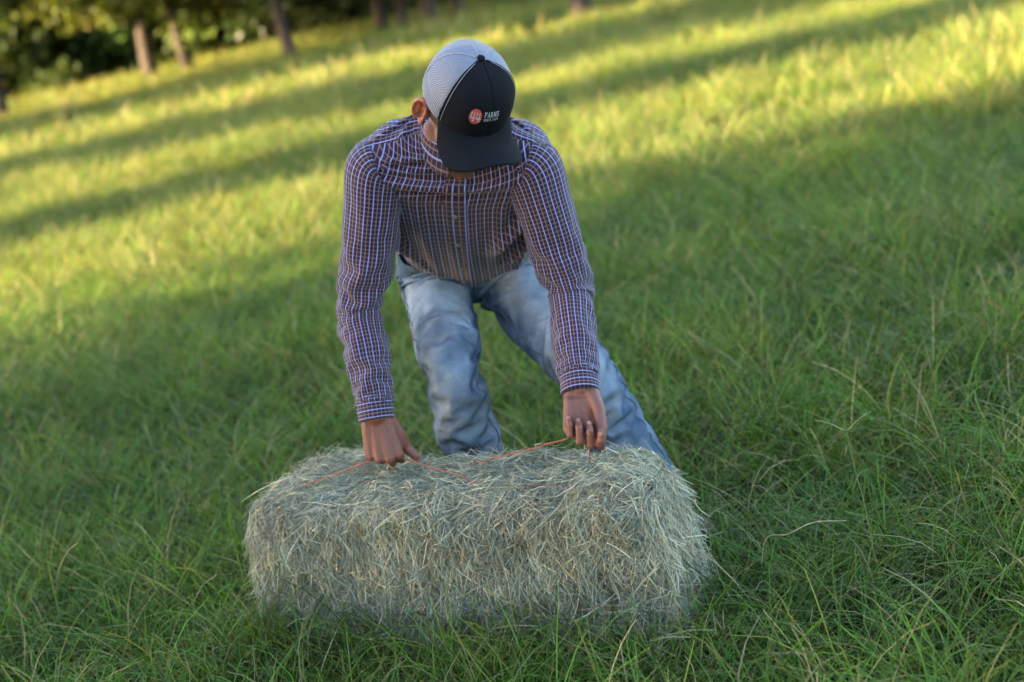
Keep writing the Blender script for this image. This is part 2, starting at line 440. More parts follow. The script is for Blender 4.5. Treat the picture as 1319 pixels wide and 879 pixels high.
# ------------------------------------------------------------------ hay bale
M = Mat('hay_strand'); M.set(Base_Color=M.attr(), Roughness=.65); M.bsdf.inputs['Specular IOR Level'].default_value = .3
tr = M.node('ShaderNodeBsdfTranslucent'); M.put(tr.inputs[0], M.attr())
mx = M.node('ShaderNodeMixShader'); mx.inputs[0].default_value = .2
M.link(M.bsdf.outputs[0], mx.inputs[1]); M.link(tr.outputs[0], mx.inputs[2]); M.link(mx.outputs[0], M.out.inputs[0]); MT['hay'] = M.m
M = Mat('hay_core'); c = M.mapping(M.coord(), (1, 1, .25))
M.set(Base_Color=M.ramp(M.noise(90, 6, .7, c), [(.3, (.035, .034, .022)), (.7, (.17, .165, .11))]), Roughness=1.0); M.bump(M.noise(120, 5, .7, c), 1.0, .01); MT['hay_core'] = M.m  # darker than the strands: shade in the gaps is put into this colour
M = Mat('twine'); M.set(Base_Color=M.ramp(M.noise(400, 3, .6, M.coord()), [(.3, (.20, .050, .032)), (.7, (.40, .13, .085))]), Roughness=.95); MT['twine'] = M.m

bc = BALE_FL + E1 * BALE_L / 2 + E2 * BALE_D / 2
bale_rz = math.atan2(E1[1], E1[0])
bale = empty('hay_bale', (bc[0], bc[1], 0), bale_rz)
tag(bale, 'rectangular grey-green hay bale lying in the grass in front of the man', 'hay bale')
hx, hy, hz = BALE_L / 2, BALE_D / 2, BALE_H / 2
RB = .070
inner = A(hx - RB, hy - RB, hz - RB)
def lump(P):     # uneven, flaky bulges of the packed hay
    ridge = -np.abs(np.sin(P[..., 0] * 31 + .9 * np.sin(P[..., 0] * 17 + 2 * P[..., 2]))) ** .5 * -1.6 - 1.0
    slump = .05 * np.clip((-P[..., 0] / hx - .70) / .30, 0, 1) ** 1.5 * np.clip(P[..., 2] / hz, 0, 1) + .03 * np.clip((P[..., 0] / hx - .8) / .2, 0, 1) * np.clip(P[..., 2] / hz, 0, 1)
    return -slump + .012 * vnoise(P, 9, 1) + .008 * vnoise(P, 22, 2) + .007 * ridge + .02 * vnoise(P, 4, 4)
def onbox(P, lift=0.):
    """project centred points on the lumpy rounded box; returns points and normals"""
    q = np.clip(P, -inner, inner); d = P - q; l = np.linalg.norm(d, axis=-1, keepdims=True)
    n = np.where(l > 1e-6, d / np.maximum(l, 1e-6), A(0, 0, 1))
    return q + n * (RB + lump(q + n * RB)[..., None] + lift), n
# core
nn = 40
vs, fs, k0 = [], [], 0
lin = np.linspace(-1, 1, nn)
for axis in range(3):
    for sg in (-1, 1):
        a, b = np.meshgrid(lin, lin, indexing='ij'); P = np.zeros((nn, nn, 3))
        o1, o2 = [(1, 2), (2, 0), (0, 1)][axis]
        P[..., axis] = sg; P[..., o1] = a; P[..., o2] = b * sg
        P = P * A(hx, hy, hz); vs.append(onbox(P.reshape(-1, 3), -.012)[0]); fs.append(gridfaces(nn, nn, False) + k0); k0 += nn * nn
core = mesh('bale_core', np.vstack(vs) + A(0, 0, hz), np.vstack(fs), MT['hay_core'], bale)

def strands(n, seed, lmin, lmax, wmin, wmax, fly, segs=3, only=None):
    g = np.random.default_rng(seed)
    # faces: top, front, back, right end, left end with visible ones favoured
    wts = A(.30, .36, .06, .18, .10); f = g.choice(5, n, p=wts / wts.sum())
    if only is not None: f = g.choice(only, n)
    U = g.uniform(-1, 1, (n, 3)); P = U * A(hx, hy, hz)
    P[f == 0, 2] = hz; P[f == 1, 1] = -hy; P[f == 2, 1] = hy; P[f == 3, 0] = hx; P[f == 4, 0] = -hx
    axes = {0: (A(1, 0, 0), A(0, 1, 0)), 1: (A(1, 0, 0), A(0, 0, 1)), 2: (A(1, 0, 0), A(0, 0, 1)), 3: (A(0, 1, 0), A(0, 0, 1)), 4: (A(0, 1, 0), A(0, 0, 1))}
    D = np.zeros((n, 3))
    for k, (a, b) in axes.items():
        q = f == k; m_ = q.sum()
        ang = g.uniform(0, np.pi, m_) if k == 0 else g.normal(size=m_) * .62 + np.pi / 2
        rnd = g.random(m_) < .25; ang = np.where(rnd, g.uniform(0, np.pi, m_), ang)
        D[q] = np.cos(ang)[:, None] * a - np.sin(ang)[:, None] * b
    L = g.uniform(lmin, lmax, n); lift0 = g.uniform(-.010, .006, n)
    flyer = g.random(n) < fly; endlift = np.where(flyer, g.uniform(.01, .045, n), g.uniform(-.008, .006, n))
    begl = np.where(flyer & (g.random(n) < .4), g.uniform(.0, .025, n), 0)
    mid = g.uniform(0, .010, n)
    pts = []; p = P; bend = g.normal(size=(n, 3)) * .35
    for k in range(segs + 1):
        t = k / segs
        lift = lift0 + mid * math.sin(math.pi * t) + endlift * t ** 2 + begl * (1 - t) ** 2
        s_, nr = onbox(p); pts.append(s_ + nr * lift[:, None])
        d = D + bend * (t - .4); d = d - nr * (d * nr).sum(-1, keepdims=True); d = nrm(d)
        if k: D = nrm(.75 * D + .25 * d)
        p = s_ + d * (L / segs)[:, None]
    P = np.stack(pts, 1)
    T = nrm(np.gradient(P, axis=1)); rv = nrm(g.normal(size=(n, 1, 3)))
    S = nrm(np.cross(T, rv)); w = g.uniform(wmin, wmax, n)[:, None, None] * A(.7, *[1.0] * (segs - 1), .35)[None, :, None]
    V = np.stack([P - S * w / 2, P + S * w / 2], 2).reshape(-1, 3)
    kk = 2 * (segs + 1); ff = np.array([[2 * i, 2 * i + 1, 2 * i + 3, 2 * i + 2] for i in range(segs)])
    F = (np.arange(n)[:, None, None] * kk + ff[None]).reshape(-1, 4)
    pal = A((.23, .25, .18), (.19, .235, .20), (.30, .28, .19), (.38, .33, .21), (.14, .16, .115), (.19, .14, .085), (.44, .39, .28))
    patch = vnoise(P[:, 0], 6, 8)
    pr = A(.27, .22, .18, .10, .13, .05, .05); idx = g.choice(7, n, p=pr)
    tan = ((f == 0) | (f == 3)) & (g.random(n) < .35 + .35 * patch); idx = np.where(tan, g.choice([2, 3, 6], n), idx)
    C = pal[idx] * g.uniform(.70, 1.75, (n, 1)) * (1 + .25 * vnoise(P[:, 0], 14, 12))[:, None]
    return V + A(0, 0, hz), F, np.repeat(C, kk, 0)
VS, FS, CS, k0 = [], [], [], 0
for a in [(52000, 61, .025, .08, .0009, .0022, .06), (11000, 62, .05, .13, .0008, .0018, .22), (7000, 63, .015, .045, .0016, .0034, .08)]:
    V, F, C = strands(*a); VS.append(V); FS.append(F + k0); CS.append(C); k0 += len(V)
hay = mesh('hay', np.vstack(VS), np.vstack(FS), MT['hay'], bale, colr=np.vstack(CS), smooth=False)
hay['kind'] = 'stuff'

# twine: two loops round the bale lengthwise, each lifted by one hand
cb, sb = math.cos(-bale_rz), math.sin(-bale_rz)
def tobale(p):
    x, y = p[0] - bc[0], p[1] - bc[1]; return A(x * cb - y * sb, x * sb + y * cb, p[2])
def twine(yy, hand, x_l, x_r, y_l, y_r):
    h = tobale(hand); z = BALE_H
    top = lambda x, y: A(x, y, z - .003 + float(lump(A(x, y, hz))))
    sf = lambda x, y, zz: onbox(A(x, y, zz - hz)[None], -.001)[0][0] + A(0, 0, hz)
    top = lambda x, y: sf(x, y, z)
    P = [A(-hx * .7, yy, .0), sf(-hx, yy, .03), sf(-hx, yy, hz), sf(-hx, yy, z - .07), sf(-hx, yy, z), top(-hx + .07, yy)]
    P += [top(x_l, y_l)] if x_l > -hx + .09 else []
    P += [h, top(x_r, y_r)]
    if x_r < hx - .16: P.append(top((x_r + hx) / 2, yy))
    P += [top(hx - .07, yy), sf(hx, yy, z), sf(hx, yy, z - .07), sf(hx, yy, hz), sf(hx, yy, .03), A(hx * .7, yy, 0), A(-hx * .7, yy, 0)]
    out = [P[0]]
    for a, b in zip(P[:-1], P[1:]):
        m_ = max(2, int(np.linalg.norm(b - a) / .012))
        out += [a + (b - a) * k / m_ for k in range(1, m_ + 1)]
    out = np.array(out); out[1:-1] = .25 * out[:-2] + .5 * out[1:-1] + .25 * out[2:]
    out = out + .0009 * rng.normal(size=out.shape)
    V, F = tube(out, .0016, 6); return mesh('twine', V, F, MT['twine'], bale)
# ------------------------------------------------------------------ person: joints (metres, world)
shR, shL = A(-.213, 3.113, 1.078), A(.122, 3.073, 1.010)
elR, elL = A(-.321, 3.141, .774), A(.147, 3.076, .729)
wrR, wrL = A(-.333, 3.044, .541), A(.122, 2.920, .544)
knR, knL = A(-.334, 3.017, .444), A(.106, 2.869, .436)
hipR, hipL = A(-.157, 3.528, .747), A(.028, 3.506, .707)
kneeR, kneeL = A(-.156, 3.262, .541), A(.154, 3.209, .501)
ankR, ankL = A(-.150, 3.430, .11), A(.268, 3.290, .10)
O = A(0.012, 2.999, 1.192)                                        # cap base centre in the head
ht = nrm(A(0.374, -0.645, 0.662)); hf = A(0.257, -0.730, -0.637); hf = nrm(hf - ht * (hf @ ht)); hl = np.cross(ht, hf)   # up, forward, to his left
HS = 1.06
def hd(x, y, z): return O + HS * (hl * x + hf * y + ht * z)
Xp = nrm(hipL - hipR); Xs = nrm(shL - shR)
person = empty('person', (.07, 3.33, 0))
tag(person, 'person in cap, checked shirt and faded jeans bending over the bale, holding its twine', 'person')

# --- body built from overlapping forms, fused into one continuous surface
body = Mb(); caps_all = {}
def cp(key, a, b, ra, rb):
    body.capsule(a, b, ra, rb); caps_all.setdefault(key, []).append((np.asarray(a, float), np.asarray(b, float), ra, rb))
pel = A(-.069, 3.550, .716)
spine = [(A(-.062, 3.540, .738), .078, .105, Xp), (A(-.058, 3.490, .806), .062, .100, Xp), (A(-.054, 3.405, .880), .062, .103, nrm(Xp + .4 * Xs)), (A(-.046, 3.295, .958), .080, .108, nrm(Xp + Xs)),
         (A(-.038, 3.205, 1.017), .100, .102, Xs), (A(-.030, 3.140, 1.056), .125, .078, Xs)]
for c, w, r, X in spine: cp('torso', c - X * w, c + X * w, r, r)
for k in range(len(spine) - 1):
    for s in (-1, 0, 1):
        cp('torso', spine[k][0] + s * spine[k][3] * spine[k][1], spine[k + 1][0] + s * spine[k + 1][3] * spine[k + 1][1], spine[k][2] * .98, spine[k + 1][2] * .98)
nb = A(-.014, 3.100, 1.100); nt = hd(0, -.022, -.070)
cp('neck', nb, nt, .060, .056)
for s, sh in ((-1, shR), (1, shL)): cp('torso', nb + Xs * s * .05, sh, .052, .058)        # trapezius to shoulder
for key, sh, el, wr in (('armR', shR, elR, wrR), ('armL', shL, elL, wrL)):
    cp(key, sh, (sh + el) / 2, .056, .048); cp(key, (sh + el) / 2, el, .048, .040)
    cp(key, el, el * .6 + wr * .4, .041, .040); cp(key, el * .6 + wr * .4, wr, .039, .0275)
for key, hp, kn, an in (('legR', hipR, kneeR, ankR), ('legL', hipL, kneeL, ankL)):
    cp(key, hp, (hp + kn) / 2, .082, .074); cp(key, (hp + kn) / 2, kn, .074, .056)
    cp(key, kn, kn * .65 + an * .35, .054, .054); cp(key, kn * .65 + an * .35, an, .053, .038)
    # foot
    out = nrm(A(-.35 if key == 'legR' else .55, -.8, 0)); cp(key, an - A(0, 0, .055) - out * .03, an - A(0, 0, .07) + out * .14, .035, .028)
# head
E3 = lambda a, b, c: [hl * a * HS, hf * b * HS, ht * c * HS]
body.ellipsoid(hd(0, -.005, 0), E3(.075, .095, .098))
body.ellipsoid(hd(0, .030, -.058), E3(.060, .056, .082))
body.ellipsoid(hd(0, .030, -.088), E3(.050, .050, .040))
for s in (-1, 1):
    body.capsule(hd(s * .010, .074, -.132), hd(s * .038, .050, -.117), .0205, .020); body.capsule(hd(s * .038, .050, -.117), hd(s * .053, .0, -.080), .020, .021)
    body.ellipsoid(hd(s * .037, .056, -.052), E3(.026, .026, .030))
    body.capsule(hd(s * .008, .082, -.016), hd(s * .042, .070, -.018), .012, .011)                          # brow
    body.capsule(hd(s * .012, .097, -.068), hd(s * .013, .090, -.070), .008, .008)                        # nostril wing
    # ear: plate, rim, lobe
    e0 = hd(s * .079, -.012, -.030); eo = nrm(hl * s * .85 + hf * .5); ef = nrm(hf * .85 - hl * s * .5)
    body.ellipsoid(e0 - ef * .006 - eo * .002, [ef * .018 * HS, ht * .026 * HS, eo * .0050])
    rim = []
    for a in np.linspace(-70, 235, 14):
        ca, sa = math.cos(rad(a)), math.sin(rad(a)); rim.append(e0 + HS * (-ef * (ca * .0155 + .005) + ht * (sa * (.028 if sa > 0 else .026)) + eo * .0085))
    for a, b in zip(rim[:-1], rim[1:]): body.capsule(a, b, .0048, .0048, 8)
    body.capsule(e0 - ef * .012 + ht * .018 + eo * .004, e0 - ef * .010 - ht * .012 + eo * .005, .0042, .0042, 8)      # inner fold
    body.ellipsoid(e0 - ht * .025 * HS + eo * .007 + hf * .006, [hl * .006, hf * .009, ht * .010])
    body.capsule(hd(s * .075, .002, -.034), e0 + eo * .006 + hf * .010, .005, .004, 8)                     # tragus
body.capsule(hd(0, .088, -.026), hd(0, .110, -.062), .0085, .0130)
body.capsule(hd(-.018, .083, -.092), hd(.018, .083, -.092), .0085, .0085); body.capsule(hd(-.016, .081, -.104), hd(.016, .081, -.104), .009, .009)

# hands
nails = []
def hand(wr, kn, sside, nside, curl, thumb, S=1.04):
    d = nrm(kn - wr); s = nrm(sside - d * (sside @ d)); n = np.cross(d, s); n = n if n @ nside > 0 else -n
    H = lambda a, b, c: wr + S * (d * a + s * b + n * c)
    for mo, mn, ro in ((.032, .010, 0), (.030, -.010, 0)): pass
    spec = [(.031, .092, .000, (.044, .026, .021), .0089), (.0102, .097, .004, (.048, .030, .022), .0091), (-.0108, .092, .002, (.045, .028, .022), .0087), (-.030, .083, -.004, (.036, .021, .020), .0079)]
    for k, (so, do, no, seg, r) in enumerate(spec):
        mc = H(do, so, no)
        body.capsule(H(.0, so * .62, -.001), mc, .0165 * S, .0122 * S)
        body.capsule(H(.03, so * .8, -.012), H(do * .86, so, no - .010), .013 * S, .011 * S)
        body.ellipsoid(mc + n * .0045, [d * .0105, s * .0085, n * .0085], 8); body.capsule(H(.035, so * .75, .010), H(do * .92, so, no + .0085), .0030, .0035, 8)
        ang = 0; p = mc; c3 = curl[k]; dv = d
        for q in range(3):
            ang += rad(c3[q]); dv = d * math.cos(ang) - n * math.sin(ang) + s * (.05 * (1.5 - k)) * 0
            e = p + dv * seg[q] * S; rr = r * S * (1, .93, .84)[q]
            body.capsule(p, e, rr * (1.12 if q == 0 else 1.06), rr * (1.04, .98, .86)[q], 12); p = e
        nn_ = d * math.sin(ang) + n * math.cos(ang)
        nails.append((p - dv * .004 + nn_ * r * S * .74, dv, nn_, np.cross(dv, nn_), r * S * .78))
    th = [H(*q) for q in thumb]; tr_ = (.017, .0145, .0120, .0098)
    for k in range(3): body.capsule(th[k], th[k + 1], tr_[k] * S, tr_[k + 1] * S)
    dv = nrm(th[3] - th[2]); nn_ = nrm((s * .75 + n * .45) if nside @ Fv < 0 else (-n * .75 + s * .5)); nn_ = nrm(nn_ - dv * (nn_ @ dv))
    nails.append((th[3] - dv * .001 + nn_ * .0098 * S * .78, dv, nn_, np.cross(dv, nn_), .0088 * S))
    return H
HR = hand(wrR, knR, Rv, -Fv, [(70, 98, 55), (74, 100, 55), (78, 100, 55), (80, 96, 50)], [(.012, .024, -.008), (.052, .040, -.018), (.082, .048, -.030), (.106, .064, -.032)])
HL = hand(wrL, knL, Rv, Fv, [(40, 66, 48), (58, 94, 62), (62, 96, 62), (64, 96, 60)], [(.012, .022, -.010), (.052, .034, -.024), (.090, .036, -.036), (.122, .030, -.042)])

tmp = mesh('tmp', np.vstack(body.V), body.F)
bm = bmesh.new(); bm.from_mesh(tmp.data); bmesh.ops.recalc_face_normals(bm, faces=bm.faces); bm.to_mesh(tmp.data); bm.free()
md = tmp.modifiers.new('r', 'REMESH'); md.mode = 'VOXEL'; md.voxel_size = .0025
md = tmp.modifiers.new('s', 'SMOOTH'); md.factor = .5; md.iterations = 4
dg = bpy.context.evaluated_depsgraph_get()
bme = bpy.data.meshes.new_from_object(tmp.evaluated_get(dg)); bme.name = 'body'
tdata = tmp.data; bpy.data.objects.remove(tmp); bpy.data.meshes.remove(tdata)
bme.polygons.foreach_set('use_smooth', np.full(len(bme.polygons), True))
nv_ = len(bme.vertices); co = np.zeros(nv_ * 3, dtype=np.float32); bme.vertices.foreach_get('co', co); co = co.reshape(-1, 3).astype(float)
hx_ = (co - O) @ hl / HS; hy_ = (co - O) @ hf / HS; hz_ = (co - O) @ ht / HS
skin = np.tile(A(.168, .064, .043), (nv_, 1))
head_m = (np.abs(hx_) < .12) & (np.abs(hz_ + .03) < .14) & (np.abs(hy_) < .14)
skin[head_m] = A(.215, .100, .070)
earw = np.clip((np.abs(hx_) - .074) / .012, 0, 1) * head_m * (hz_ > -.07) * (hz_ < .02); skin = skin * (1 - earw[:, None]) + earw[:, None] * A(.34, .105, .068)
stub = np.clip((-hz_ - .055) / .025, 0, 1) * head_m * np.clip((hy_ + .01) / .03, 0, 1) * np.clip((.135 + hz_) / .01, 0, 1) * (.55 + .25 * vnoise(co, 260, 5))
skin = skin * (1 - .5 * stub[:, None]) + .5 * stub[:, None] * A(.06, .04, .03)
handw = np.clip((.60 - co[:, 2]) / .05, 0, 1) * (co[:, 1] < 3.15) * (co[:, 2] > .3)
skin = skin * (1 - .35 * handw[:, None]) + .35 * handw[:, None] * A(.135, .040, .026)
at = bme.color_attributes.new('tint', 'FLOAT_COLOR', 'POINT'); at.data.foreach_set('color', np.hstack([skin, np.ones((nv_, 1))]).astype(np.float32).ravel())
M = Mat('skin'); c = M.coord()
M.set(Base_Color=M.mix(M.math('MULTIPLY', M.noise(70, 5, .6, c), .55), M.attr(), M.mix(1.0, M.attr(), (.72, .48, .42), 'MULTIPLY')), Roughness=.48)
M.bsdf.inputs['Subsurface Weight'].default_value = .10; M.bsdf.inputs['Subsurface Radius'].default_value = (.010, .004, .002); M.bsdf.inputs['Subsurface Scale'].default_value = .6
M.bump(M.math('ADD', M.noise(420, 4, .7, c), M.math('MULTIPLY', M.noise(110, 4, .65, c), 1.6)), .5, .0018); MT['skin'] = M.m
bme.materials.append(MT['skin'])
bodyo = world_child(link('body', bme), person)
MT['nail'] = simple('fingernail', (.27, .125, .105), .35)
for p, dv, nn_, sd_, r in nails:
    uu, vv = np.meshgrid(np.linspace(-1, 1, 7), np.linspace(-1, 1, 7), indexing='ij')
    V = p + (uu * r * .70 * np.sqrt(1 - .35 * vv ** 2))[..., None] * dv + (vv * r * .62)[..., None] * sd_ + (r * (.18 - .38 * vv ** 2 - .22 * uu ** 2))[..., None] * nn_
    world_child(mesh('fingernail', V.reshape(-1, 3), gridfaces(7, 7, False), MT['nail']), person)
MT['hair'] = simple('hair', (.035, .020, .012), .55)

# hair: short, under the cap at back and sides with a sideburn before the ear
th_, ps_ = np.meshgrid(np.linspace(rad(58), rad(302), 60), np.linspace(rad(-42), rad(88), 34), indexing='xy')
yy = np.cos(th_); xx = np.sin(th_)
low = np.where(np.abs(((th_ - np.pi) + np.pi) % (2 * np.pi) - np.pi) > rad(75), rad(-20), rad(-42)); ps2 = low + (ps_ - rad(-42)) / rad(130) * (rad(88) - low)
V = hd(0, -.005, 0) + HS * ((xx * np.cos(ps2))[..., None] * hl * .0775 + (yy * np.cos(ps2))[..., None] * hf * .0975 + np.sin(ps2)[..., None] * ht * .1005)
V = V + .0022 * vnoise(V, 180, 3)[..., None] * nrm(V - O)
world_child(mesh('hair', V.reshape(-1, 3), gridfaces(34, 60, False), MT['hair']), person)
for s in (-1, 1):
    eye = Mb(); eye.ellipsoid(hd(s * .031, .074, -.034), E3(.0125, .0125, .0115), 10); world_child(eye.build('eye', simple('eye', (.7, .68, .65), .15)), person)
    eb = Mb(); eb.capsule(hd(s * .014, .093, -.016), hd(s * .032, .088, -.013), .004, .0035, 8); eb.capsule(hd(s * .032, .088, -.013), hd(s * .046, .076, -.017), .0035, .002, 8); world_child(eb.build('eyebrow', MT['hair']), person)

# ------------------------------------------------------------------ cloth: grid sheets relaxed over the body
def pbd(P, Lu, Lv, pin, caps, steps=220, grav=.0006, bend=.12, thick=.004, wrap=True, damp=.90, iters=2, seed=1):
    nv, nu = P.shape[:2]; X = P.reshape(-1, 3).copy(); g = np.random.default_rng(seed)
    w = np.where(pin.reshape(-1), 0., 1.); X += g.normal(size=X.shape) * .0006 * w[:, None]
    id_ = np.arange(nv * nu).reshape(nv, nu); B = []
    Lua = np.broadcast_to(Lu, (nv, nu)); Lva = np.broadcast_to(Lv, (nv - 1, nu))
    nx = np.roll(id_, -1, 1); n2 = np.roll(id_, -2, 1)
    if not wrap: pass
    for c in (0, 1): B.append((id_[:, c::2], nx[:, c::2], Lua[:, c::2], 1.0))
    for c in (0, 1): B.append((id_[c:-1:2], id_[c + 1::2][:id_[c:-1:2].shape[0]], Lva[c::2], 1.0))
    Ld = np.sqrt(Lua[:-1] ** 2 + Lva ** 2)
    for c in (0, 1):
        a = id_[:-1][c::2]; b = id_[1:][c::2]; L = Ld[c::2]
        B.append((a, np.roll(b, -1, 1), L, .35)); B.append((np.roll(a, -1, 1), b, L, .35))
    for c in (0, 2):
        sel = np.array([i for i in range(nu) if i % 4 in (c, c + 1)]); B.append((id_[:, sel], n2[:, sel], Lua[:, sel] * 1.96, bend))
        sel = np.array([j for j in range(nv - 2) if j % 4 in (c, c + 1)]); B.append((id_[sel], id_[sel + 2], (Lva[sel] + Lva[sel + 1]) * .98, bend))
    B = [(a.ravel(), b.ravel(), np.asarray(L).ravel(), k) for a, b, L, k in B]
    ca = np.array([c[0] for c in caps]); cb_ = np.array([c[1] for c in caps]); ra = np.array([c[2] for c in caps]); rb = np.array([c[3] for c in caps])
    dd = cb_ - ca; l2 = np.maximum((dd ** 2).sum(1), 1e-9)
    Xo = X.copy(); G = A(0, 0, -grav)
    for st in range(steps):
        v = (X - Xo) * damp; Xo = X.copy(); X = X + (v + G) * w[:, None]
        for it in range(iters):
            for a, b, L, k in B:
                d = X[b] - X[a]; l = np.sqrt((d * d).sum(1)) + 1e-9; ww = w[a] + w[b]; f = k * (l - L) / l / np.maximum(ww, 1e-9); f = np.where(ww > 0, f, 0)
                X[a] += (w[a] * f)[:, None] * d; X[b] -= (w[b] * f)[:, None] * d
        for q in range(len(ca)):
            r_ = X - ca[q]; t = np.clip(r_ @ dd[q] / l2[q], 0, 1); n = r_ - t[:, None] * dd[q]; l = np.sqrt((n * n).sum(1)) + 1e-9
            pen = ra[q] + (rb[q] - ra[q]) * t + thick - l; m_ = (pen > 0) & (w > 0)
            if m_.any():
                X[m_] += n[m_] * (pen[m_] / l[m_])[:, None]; Xo[m_] = .4 * Xo[m_] + .6 * X[m_]
    return X.reshape(nv, nu, 3)

def ring_grid(C, X, a, df, db, nu, expo=2.0, x0=None):
    """rings round curve C: lateral axis X, half width a, front depth df, back depth db; theta=0 at front centre, growing to +X"""
    T = nrm(np.gradient(C, axis=0)); X = nrm(X - T * (X * T).sum(-1, keepdims=True)); Fr = np.cross(X, T)
    th = np.linspace(0, 2 * np.pi, nu, endpoint=False); s, c = np.sin(th), np.cos(th)
    e = 2.0 / np.broadcast_to(expo, (len(C),))[:, None]
    sx = np.sign(s)[None] * np.abs(s)[None] ** e; cx = np.sign(c)[None] * np.abs(c)[None] ** e
    dep = np.where(cx > 0, df[:, None], db[:, None])
    return C[:, None] + (a[:, None] * sx)[..., None] * X[:, None] + (dep * cx)[..., None] * Fr[:, None]
def seglen(P):
    return np.linalg.norm(np.roll(P, -1, 1) - P, axis=-1), np.linalg.norm(P[1:] - P[:-1], axis=-1)
def normals(P):
    du = np.roll(P, -1, 1) - np.roll(P, 1, 1); dv = np.gradient(P, axis=0); return nrm(np.cross(du, dv))
def loopuv(U, V, nv, nu, wrapU=None):
    """per-loop uv for gridfaces(nv,nu,True); U has an extra column for the seam"""
    j, i = np.meshgrid(np.arange(nv - 1), np.arange(nu), indexing='ij')
    def at_(jj, ii): return np.stack([U[jj, ii], V[jj, ii]], -1)
    return np.stack([at_(j, i), at_(j, i + 1), at_(j + 1, i + 1), at_(j + 1, i)], 2).reshape(-1, 4, 2)
def cloth_obj(name, P, mat, parent, uv=None, colr=None, top=False, thick=0):
    nv, nu = P.shape[:2]
    o = mesh(name, P.reshape(-1, 3), gridfaces(nv, nu), mat, uv=None if uv is None else uv.reshape(-1, 2), colr=colr)
    world_child(o, parent)
    if thick:
        sm = o.modifiers.new('thickness', 'SOLIDIFY'); sm.thickness = thick; sm.offset = -1
    ss = o.modifiers.new('smooth', 'SUBSURF'); ss.levels = 1; ss.render_levels = 1
    return o

# checked shirting: wide pale blue and tan warp lines, thin pale weft lines on plum
M = Mat('checked_shirting'); uvn = M.coord('UV'); sp = M.node('ShaderNodeSeparateXYZ')
yat = M.node('ShaderNodeAttribute', attribute_name='yoke').outputs['Fac']; uvy = M.node('ShaderNodeUVMap', uv_map='Yoke').outputs[0]
vm = M.node('ShaderNodeMix', data_type='VECTOR'); M.put(vm.inputs[0], M.math('GREATER_THAN', yat, 0.0)); M.link(uvn, vm.inputs[4]); M.link(uvy, vm.inputs[5]); M.link(vm.outputs[1], sp.inputs[0])
def line(M, v, period, width, phase=0.):
    t = M.math('FRACT', M.math('ADD', M.math('DIVIDE', v, period), phase)); d = M.math('ABSOLUTE', M.math('SUBTRACT', t, .5))
    return M.math('MULTIPLY', M.math('SUBTRACT', width / period / 2 + .012, d), 1 / .024, True)
PU, PV = .0178, .0096
u_, v_ = sp.outputs[0], sp.outputs[1]
bs = M.ramp(M.noise(9, 3, .6, M.coord()), [(.3, (.016, .0055, .016)), (.7, (.028, .0095, .024))])
bs = M.mix(M.math('MULTIPLY', line(M, v_, PV, .0019), .62), bs, (.19, .125, .19))
bs = M.mix(M.math('MULTIPLY', line(M, v_, PV * 2, .0026, .25), .25), bs, (.075, .04, .055))
bs = M.mix(M.math('MULTIPLY', line(M, u_, PU, .0021, .5), .72), bs, (.205, .145, .125))
bs = M.mix(M.math('MULTIPLY', line(M, u_, PU, .0023), .88), bs, (.235, .275, .53))
M.set(Base_Color=bs, Roughness=.85); M.bsdf.inputs['Specular IOR Level'].default_value = .2
M.bsdf.inputs['Sheen Weight'].default_value = .15
wv = M.math('ADD', M.math('SINE', M.math('MULTIPLY', u_, 5200)), M.math('SINE', M.math('MULTIPLY', v_, 5200)))
M.bump(M.math('ADD', M.math('MULTIPLY', wv, .1), M.noise(60, 4, .6, M.coord())), .35, .003); MT['shirt'] = M.m

# --- shirt body
NV, NU = 84, 128
keys = [ # centre, lateral, half width, front, back
    (A(-.061, 3.535, .752), Xp, .172, .112, .118), (A(-.058, 3.482, .815), Xp, .168, .118, .112), (A(-.053, 3.395, .888), nrm(Xp + .4 * Xs), .182, .150, .112),
    (A(-.046, 3.290, .963), nrm(Xp + Xs), .198, .158, .115), (A(-.038, 3.200, 1.024), Xs, .206, .140, .112), (A(-.031, 3.138, 1.064), Xs, .200, .112, .098),
    (A(-.025, 3.106, 1.090), Xs, .178, .092, .086), (A(-.018, 3.086, 1.109), Xs, .136, .076, .076), (A(-.012, 3.068, 1.123), Xs, .074, .066, .066)]
C = catmull([k[0] for k in keys], NV); X = nrm(catmull([k[1] for k in keys], NV))
a, df, db = (catmull(np.array([[k[q]] for k in keys]), NV)[:, 0] for q in (2, 3, 4))
P0 = ring_grid(C, X, a, df, db, NU, 2.25)
Lu, Lv = seglen(P0)
vt = np.linspace(0, 1, NV - 1)[:, None]
stretch = 1 + .10 * np.exp(-((vt - .22) / .2) ** 2)
pin = np.zeros((NV, NU), bool); pin[:2] = True; pin[-5:] = True
tc = caps_all['torso'] + caps_all['neck']
P1 = pbd(P0, Lu * 1.0, Lv * stretch, pin, tc, steps=220, grav=.00004, bend=.30, seed=3, iters=3)
Uc = np.concatenate([np.zeros((NV, 1)), np.cumsum(Lu, 1)], 1); half = Uc[:, -1:] / 2
Uc = np.where(Uc > half, Uc - 2 * half, Uc); Uc[:, -1] = 0.
Useam = Uc.copy()
Vc = np.concatenate([np.zeros((1, NU)), np.cumsum(Lv, 0)], 0); Vc = np.concatenate([Vc, Vc[:, :1]], 1) * .55
uv = loopuv(Uc, Vc, NV, NU)
# the face column across the back seam must not jump from +half to -half
hj = NU // 2
uv4 = uv.reshape(NV - 1, NU, 4, 2)
dj = uv4[..., 1, 0] - uv4[..., 0, 0]; bad = dj < -.2
for q in (1, 2): uv4[..., q, 0] = np.where(bad, uv4[..., 0, 0] + .008, uv4[..., q, 0])
